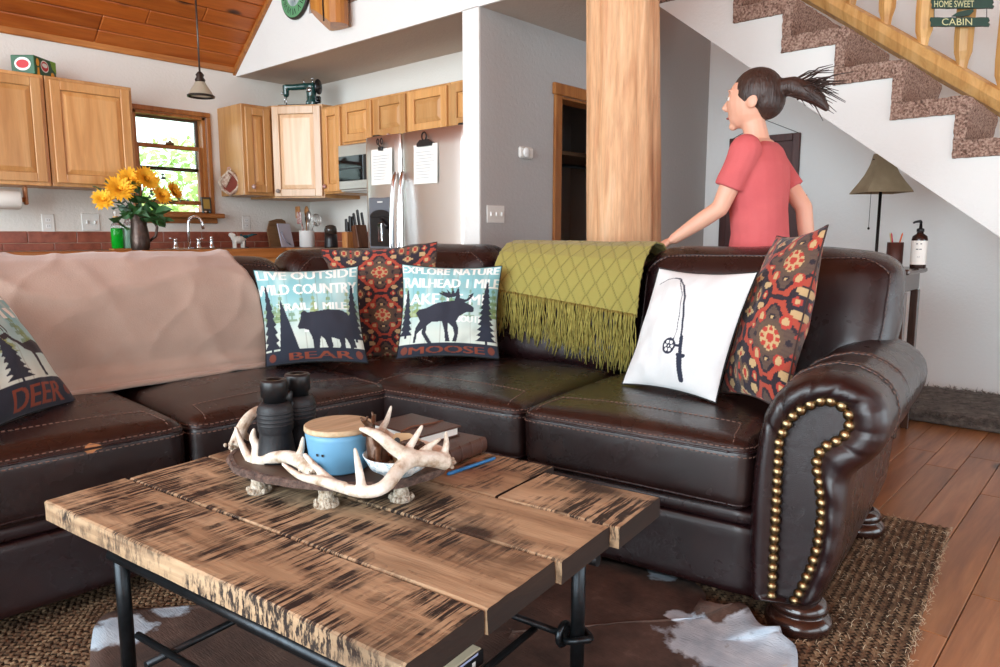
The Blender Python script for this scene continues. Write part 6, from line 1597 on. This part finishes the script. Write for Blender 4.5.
# cup of pencils
cp_ = onx(895, 250, 4.34); t = thing('pencil_cup', 'brown leather cup holding pens on the side table', 'cup', (4.34, cp_.y, tz+.0005)); MB().lathe([(.038, 0), (.04, .004), (.04, .135), (.036, .135), (.036, .01), (0, .01)], 24).build('cup_body', mat('brown_leather_cup', (78, 44, 36), .5), t)
for i, (dx, dy, cl_, lab) in enumerate([(.012, -.018, (230, 110, 50), 'orange pencil in the brown cup'), (-.01, .018, (206, 190, 120), 'pale yellow pencil in the brown cup'), (-.015, .012, (200, 70, 90), 'pink pen in the brown cup')]):
    k = thing('pencil', lab, 'pencil', (4.34, cp_.y, tz+.012)); MB().tube([(-dx*.3, -dy*.3, 0), (dx*1.4, dy*1.4, .165), (dx*1.5, dy*1.5, .175)], [.004, .004, .001], 7).build('pencil_body', mat('pencil_paint', cl_, .4), k)
# hung dark wood pieces on the stair wall
FRM = wood('dark_red_frame', (84, 42, 38), (100, 54, 46), (60, 30, 28), 'z', 1, .4)
def hung(y0, y1, z0, z1, label, cord):
    t = thing('wall_picture', label, 'picture', (XE-.02, (y0+y1)/2, z0)); b = .055
    MB().box((XE-.03, y0, z0), (XE-.002, y0+b, z1), .004).box((XE-.03, y1-b, z0), (XE-.002, y1, z1), .004).box((XE-.03, y0+b, z0), (XE-.002, y1-b, z0+b), .004).box((XE-.03, y0+b, z1-b), (XE-.002, y1-b, z1), .004).build('frame', FRM, t, True)
    MB().box((XE-.02, y0+b, z0+b), (XE-.004, y1-b, z1-b)).build('picture', mat('dim_picture', (92, 52, 48), .5, var=((70, 40, 38), 5)), t, True)
    if cord: MB().tube([(XE-.006, y0+.02, z1), (XE-.006, (y0+y1)/2, z1+.12), (XE-.006, y1-.02, z1)], .0025, 5).sphere((XE-.008, (y0+y1)/2, z1+.122), .007, 8, 6).build('hanging_cord', BLACK, t, True)
hung(2.06, 2.62, 1.45, 1.84, 'dark red framed picture hung by a cord on the stair wall', True); hung(1.99, 2.68, .92, 1.378, 'wider dark framed picture hung low on the stair wall', False)
# sign on the balusters
SG = thing('hanging_sign', 'dark green hanging wood sign reading HOME SWEET CABIN on the stair railing', 'sign', (5.0, .9, 2.4)); GRW = mat('forest_green_paint', (26, 64, 46), .6, var=((18, 48, 36), 14)); CRP = mat('cream_paint', (208, 204, 150), .6)
Xg = 5.035
def board(x0, y0, x1, y1, word, wx0, wx1, wy0, wy1, notch=True):
    A_, B_ = onx(x0, y1, Xg), onx(x1, y0, Xg)
    ya, yb = A_.y, B_.y; sl = .0
    fa = lambda u, v, d: onx(x0+(x1-x0)*u, y1+(y0-y1)*v-(x1-x0)*u*.0+((x0+(x1-x0)*u)-x0)*0, Xg)-Vector((d, 0, 0))
    ed = [(0, 0)]+[(i/8, .04*((i % 2)-.5)) for i in range(1, 8)]+[(1, 0), (1.02, .3), (.985, .45), (1.015, .7), (1, 1)]+[(1-i/8, 1+.04*((i % 2)-.5)) for i in range(1, 8)]+[(0, 1), (-.012, .7), (.008, .4)]
    q = MB(); n = len(ed); q.add([fa(u, v, .018) for u, v in ed]+[fa(u, v, 0) for u, v in ed], [tuple(range(n)), tuple(reversed(range(n, 2*n)))]+[(i, (i+1) % n, n+(i+1) % n, n+i) for i in range(n)]); b = q.build('board', GRW, SG, True); MW[b.name] = MW[SG.name]
    V, T = text_tris(word); wd = V[:, 0].max(); q = MB(); q.add([fa(wx0+(wx1-wx0)*a/wd, wy0+(wy1-wy0)*c, .0192) for a, c in V], T); q.build('lettering', CRP, b, True, fix=False)
    return fa
f1 = board(932, 0, 993, 9, 'HOME SWEET', .05, .70, .12, .85); f2 = board(931, 18, 989, 27, 'CABIN', .2, .72, .12, .88)
for x in (934.5, 987): MB().tube([onx(x, 9, Xg)-Vector((.009, 0, 0)), onx(x, 18, Xg)-Vector((.009, 0, 0))], .002, 5).build('wire', STEELD, SG, True)
lf = [(952, 17), (958, 13), (966, 11), (974, 9.5), (974, 12), (970, 16), (962, 17.6)]
q = MB(); q.add([onx(x, y, Xg)-Vector((.02, 0, 0)) for x, y in lf]+[onx(x, y, Xg)-Vector((.012, 0, 0)) for x, y in lf], [tuple(range(7)), tuple(reversed(range(7, 14)))]+[(i, (i+1) % 7, 7+(i+1) % 7, 7+i) for i in range(7)]); q.build('leaf_ornament', GRW, SG, True)

# ================================================================== TREES OUTSIDE THE KITCHEN WINDOW
LEAFO = NT('sunlit_leaf'); v = LEAFO.coord(); LEAFO.set(Base_Color=LEAFO.ramp(LEAFO.noise(v, 3, 3), [(.3, S(170, 200, 110)), (.7, S(220, 236, 160))]), Roughness=.6); LEAFO = LEAFO.m
BKO = mat('tree_bark', (110, 90, 74), .9)
def tree(x, y, h, r, seed, label):
    random.seed(seed); t = thing('leafy_tree', label, 'tree', (x, y, -1.0)); MB().tube([(0, 0, 0), (.1, 0, h*.3), (0, .1, h*.7)], [.14, .1, .05], 8).build('trunk', BKO, t); q = MB()
    for i in range(2600):
        c = Vector((random.gauss(0, 1), random.gauss(0, 1), random.gauss(0, 1))); c = c.normalized()*(random.random()**.4); c = Vector((c.x*r, c.y*r, h*.62+c.z*h*.4))
        d = Vector((random.uniform(-1, 1), random.uniform(-1, 1), random.uniform(-1, 1))).normalized(); u = d.orthogonal().normalized(); s_ = random.uniform(.06, .11)
        q.add([c-d*s_, c+u*s_*.5, c+d*s_, c-u*s_*.5], [(0, 1, 2, 3)])
    tag(q.build('foliage', LEAFO, t, fix=False), kind='stuff')
tree(2.4, 9.8, 3.2, 1.1, 1, 'bushy leafy tree outside the kitchen window'); tree(5.6, 11.5, 3.6, 1.5, 2, 'taller leafy tree further outside the kitchen window'); tree(4.1, 8.2, 2.4, .9, 3, 'low leafy shrub close outside the kitchen window')
tag(MB().box((-6, 5.7, -1.15), (14, 18, -1.0)).build('lawn', mat('lawn_green', (120, 150, 80), .9)), kind='structure')
# ================================================================== PERSON walking behind the sofa
SKIN = NT('skin'); SKIN.set(Base_Color=S(222, 168, 142), Roughness=.5, Subsurface_Weight=.08); SKIN = SKIN.m
SHIRT = mat('coral_jersey', (206, 98, 98), .9, var=((196, 88, 90), 6), bump=(300, .15)); JEAN = mat('blue_denim', (52, 66, 92), .9, bump=(400, .3)); HAIR = mat('dark_brown_hair', (44, 30, 26), .45, var=((66, 46, 38), 40, (1, 1, .1)), bump=(120, .6, (1, 1, .08)))
PX, PY = 3.17, 1.30
person = thing('person', 'person in a coral t-shirt with a dark ponytail walking behind the sofa', 'person', (PX, PY, 0))
# local axes: f = walking direction (+Y, to the picture's left), s = her right-hand side (towards +X is left... ) kept simple
f = Vector((-.12, .99, 0)).normalized(); s = Vector((f.y, -f.x, 0))      # s: her right (away from the camera)
def B(a, b, c): return f*a+s*b+Vector((0, 0, c))
def caps(mb, P, R, n=14, flat=None):
    mb.tube(P, R, n, cap=True)
    for p, r in ((P[0], R[0]), (P[-1], R[-1])): mb.sphere(p, r, 12, 8)
body = MB()
# torso, neck, head
def ell(mb, P, RS):      # torso rings: (fwd, side) radii
    vs = []; n = 20
    for p, (rf, rs) in zip(P, RS):
        for k in range(n): a = 2*pi*k/n; vs.append(p+f*rf*math.cos(a)+s*rs*math.sin(a))
    L_ = len(P); mb.add(vs, [(i*n+k, i*n+(k+1) % n, (i+1)*n+(k+1) % n, (i+1)*n+k) for i in range(L_-1) for k in range(n)]+[tuple(reversed(range(n))), tuple((L_-1)*n+k for k in range(n))], True)
spine = [B(0, 0, .90), B(0, 0, .98), B(.005, 0, 1.08), B(.015, 0, 1.18), B(.03, 0, 1.28), B(.035, 0, 1.38), B(.03, 0, 1.45), B(.03, 0, 1.485)]
tors = [(.12, .165), (.118, .168), (.105, .145), (.108, .148), (.122, .165), (.118, .17), (.085, .15), (.06, .08)]
ell(body, spine, tors)
body.tube([B(.03, 0, 1.46), B(.045, 0, 1.53), B(.06, 0, 1.58)], [.056, .05, .05], 14)
hc = B(.075, 0, 1.655)
body.sphere(hc, .1, 20, 16, (.78, .98, 1.16)); body.sphere(B(.105, 0, 1.605), .07, 16, 12, (.78, .85, .9)); body.sphere(B(.05, 0, 1.675), .092, 16, 12, (.82, 1.0, 1.0))
body.tube([B(.163, 0, 1.668), B(.188, 0, 1.634), B(.172, 0, 1.625)], [.009, .013, .010], 8)         # nose
body.sphere(B(.155, 0, 1.595), .014, 10, 8, (1.6, .8, .5)); body.sphere(B(.15, 0, 1.583), .014, 10, 8, (1.5, .8, .5)); body.sphere(B(.142, 0, 1.555), .02, 10, 8)
for e in (-1, 1): body.sphere(B(.04, .082*e, 1.645), .026, 10, 8, (.35, 1, 1.3)); body.sphere(B(.148, .034*e, 1.70), .016, 8, 6, (1.6, .7, .5))
# legs in mid stride
def leg(b, knee, ank, toe):
    hip = B(0, b, .92); caps(body, [hip, hip*.5+knee*.5, knee], [.088, .078, .056]); caps(body, [knee, knee*.55+ank*.45, ank], [.056, .055, .038]); caps(body, [ank, toe], [.036, .03])
KL, AL_, TL_ = B(.16, -.085, .50), B(.20, -.085, .085), B(.36, -.09, .035); KR, AR_, TR_ = B(-.03, .085, .49), B(-.28, .085, .14), B(-.17, .09, .035)
leg(-.085, KL, AL_, TL_); leg(.085, KR, AR_, TR_)
# arms: near arm (camera side, b<0) reaches forward and down, far arm swings back
def hand(mb, wr, d, up, curl=.35):
    d = d.normalized(); up = (up-d*up.dot(d)).normalized(); sd = d.cross(up)
    pc_ = wr+d*.045; mb.sphere(pc_, .04, 14, 10, mat=Matrix((d, sd, up)).transposed(), sc=(1.15, .95, .42))
    for i, (o_, ln) in enumerate(((-.028, .066), (-.0095, .078), (.0095, .072), (.027, .056))):
        b0 = wr+d*.075+sd*o_; p1 = b0+d*ln*.45-up*ln*.1*curl; p2 = p1+d*ln*.33-up*ln*.3*curl; p3 = p2+d*ln*.22-up*ln*.3*curl
        mb.tube([b0, p1, p2, p3], [.0095, .009, .0085, .007], 8); mb.sphere(p3, .007, 8, 6)
    t0 = wr+d*.02-sd*.03; t1 = t0+d*.03-sd*.022-up*.01; t2 = t1+d*.028-sd*.004-up*.008; mb.tube([t0, t1, t2], [.012, .0105, .008], 8); mb.sphere(t2, .008, 8, 6)
def arm_path(sh, el, wr): caps(body, [sh, sh*.5+el*.5, el], [.052, .045, .037]); caps(body, [el, el*.6+wr*.4, wr], [.037, .036, .025])
SN = B(.03, -.175, 1.43); EN = B(.12, -.20, 1.19); WN = B(.315, -.21, 1.06); arm_path(SN, EN, WN); hand(body, WN, Vector(f*.85)+Vector((0, 0, -.42)), Vector((0, 0, 1))+f*.3-s*.2)
SF = B(.03, .175, 1.43); EF = B(-.13, .20, 1.20); WF = B(-.16, .215, .96); arm_path(SF, EF, WF); hand(body, WF, Vector((0, 0, -1))+f*.25, s)
remesh(body, 'body', SKIN, person, .0055, 3)
# clothes: slightly larger shells
sh_ = MB(); ell(sh_, spine[:7]+[B(.03, 0, 1.475)], [(a+.016, b+.016) for a, b in tors[:6]]+[(.098, .16), (.075, .095)])
for S0, E0 in ((SN, EN), (SF, EF)): caps(sh_, [S0, S0*.62+E0*.38], [.066, .062]); sh_.tube([S0*.62+E0*.38, S0*.35+E0*.65], [.062, .06], 14)
sh_o = remesh(sh_, 't_shirt', SHIRT, person, .007, 5)
for v_ in sh_o.data.vertices:
    k = .006*nz(v_.co, 7, 3)+.004*nz(v_.co, 16, 5); d = Vector((v_.co.x, v_.co.y, 0)); v_.co += d.normalized()*k if d.length > .01 else Vector()
jn = MB(); ell(jn, [B(0, 0, .82), B(0, 0, .90), B(0, 0, .96)], [(.10, .16), (.128, .176), (.124, .172)])
for b_, K_, A_ in ((-.085, KL, AL_), (.085, KR, AR_)):
    hip = B(0, b_, .90); caps(jn, [hip, hip*.5+K_*.5, K_], [.104, .09, .07]); jn.tube([K_, K_*.5+A_*.5, A_+Vector((0, 0, .03))], [.07, .066, .056], 14)
remesh(jn, 'jeans', JEAN, person, .009, 4)
for A_, T_ in ((AL_, TL_), (AR_, TR_)):
    q = MB(); caps(q, [A_+Vector((0, 0, -.015)), A_*.4+T_*.6+Vector((0, 0, .012)), T_], [.047, .045, .036]); remesh(q, 'shoe', mat('grey_shoe', (90, 86, 84), .7), person, .008, 3)
# hair: cap, bun line and flying ponytail
hr = MB(); hr.sphere(B(.042, 0, 1.69), .108, 20, 14, (.86, 1.02, .98)); hr.sphere(B(.0, 0, 1.655), .085, 16, 12, (.9, .9, 1.0))
tail = [B(-.05, 0, 1.705), B(-.10, 0, 1.70), B(-.16, -.005, 1.672), B(-.215, -.01, 1.63), B(-.25, -.012, 1.585)]
hr.tube(tail, [.034, .042, .04, .028, .010], 12)
ho_ = remesh(hr, 'hair', HAIR, person, .006, 3)
# keep the hair off the face: pull front vertices inside the skull
fc = B(.105, 0, 1.625)
for v_ in ho_.data.vertices:
    r_ = v_.co-hc; a = r_.dot(f)
    if a > .035 and v_.co.z < 1.735: v_.co -= f*(a-.035)*1.0
    if a > .03 and v_.co.z < 1.70: v_.co += (hc-v_.co)*.25
q = MB(); random.seed(14)
for i in range(70):
    k = random.random(); b0 = tail[1]*(1-k)+tail[2]*k+Vector((random.gauss(0, .018), random.gauss(0, .018), random.gauss(0, .018))); d = B(-.13*random.uniform(.5, 1.3), random.uniform(-.03, .03), random.uniform(-.10, .05))
    q.tube([b0, b0+d*.5+Vector((0, 0, .014)), b0+d], [.0035, .0028, .001], 4)
tag(q.build('hair_strands', HAIR, person), kind='stuff')
EYW = mat('eye_white', (230, 226, 220), .2); EYB = mat('eye_brown', (60, 40, 30), .2); LIP = mat('lip', (176, 92, 86), .4)
for e in (-1, 1):
    q = MB().sphere(B(.152, .034*e, 1.668), .0105, 10, 8); q.build('eye', EYW, person); MB().sphere(B(.1605, .035*e, 1.668), .0045, 8, 6).build('iris', EYB, person)
    MB().tube([B(.158, .014*e, 1.697), B(.158, .034*e, 1.703), B(.146, .056*e, 1.696)], [.003, .0035, .002], 6).build('eyebrow', HAIR, person)
MB().tube([B(.158, -.022, 1.589), B(.170, 0, 1.590), B(.158, .022, 1.589)], [.003, .005, .003], 8).build('mouth', LIP, person)
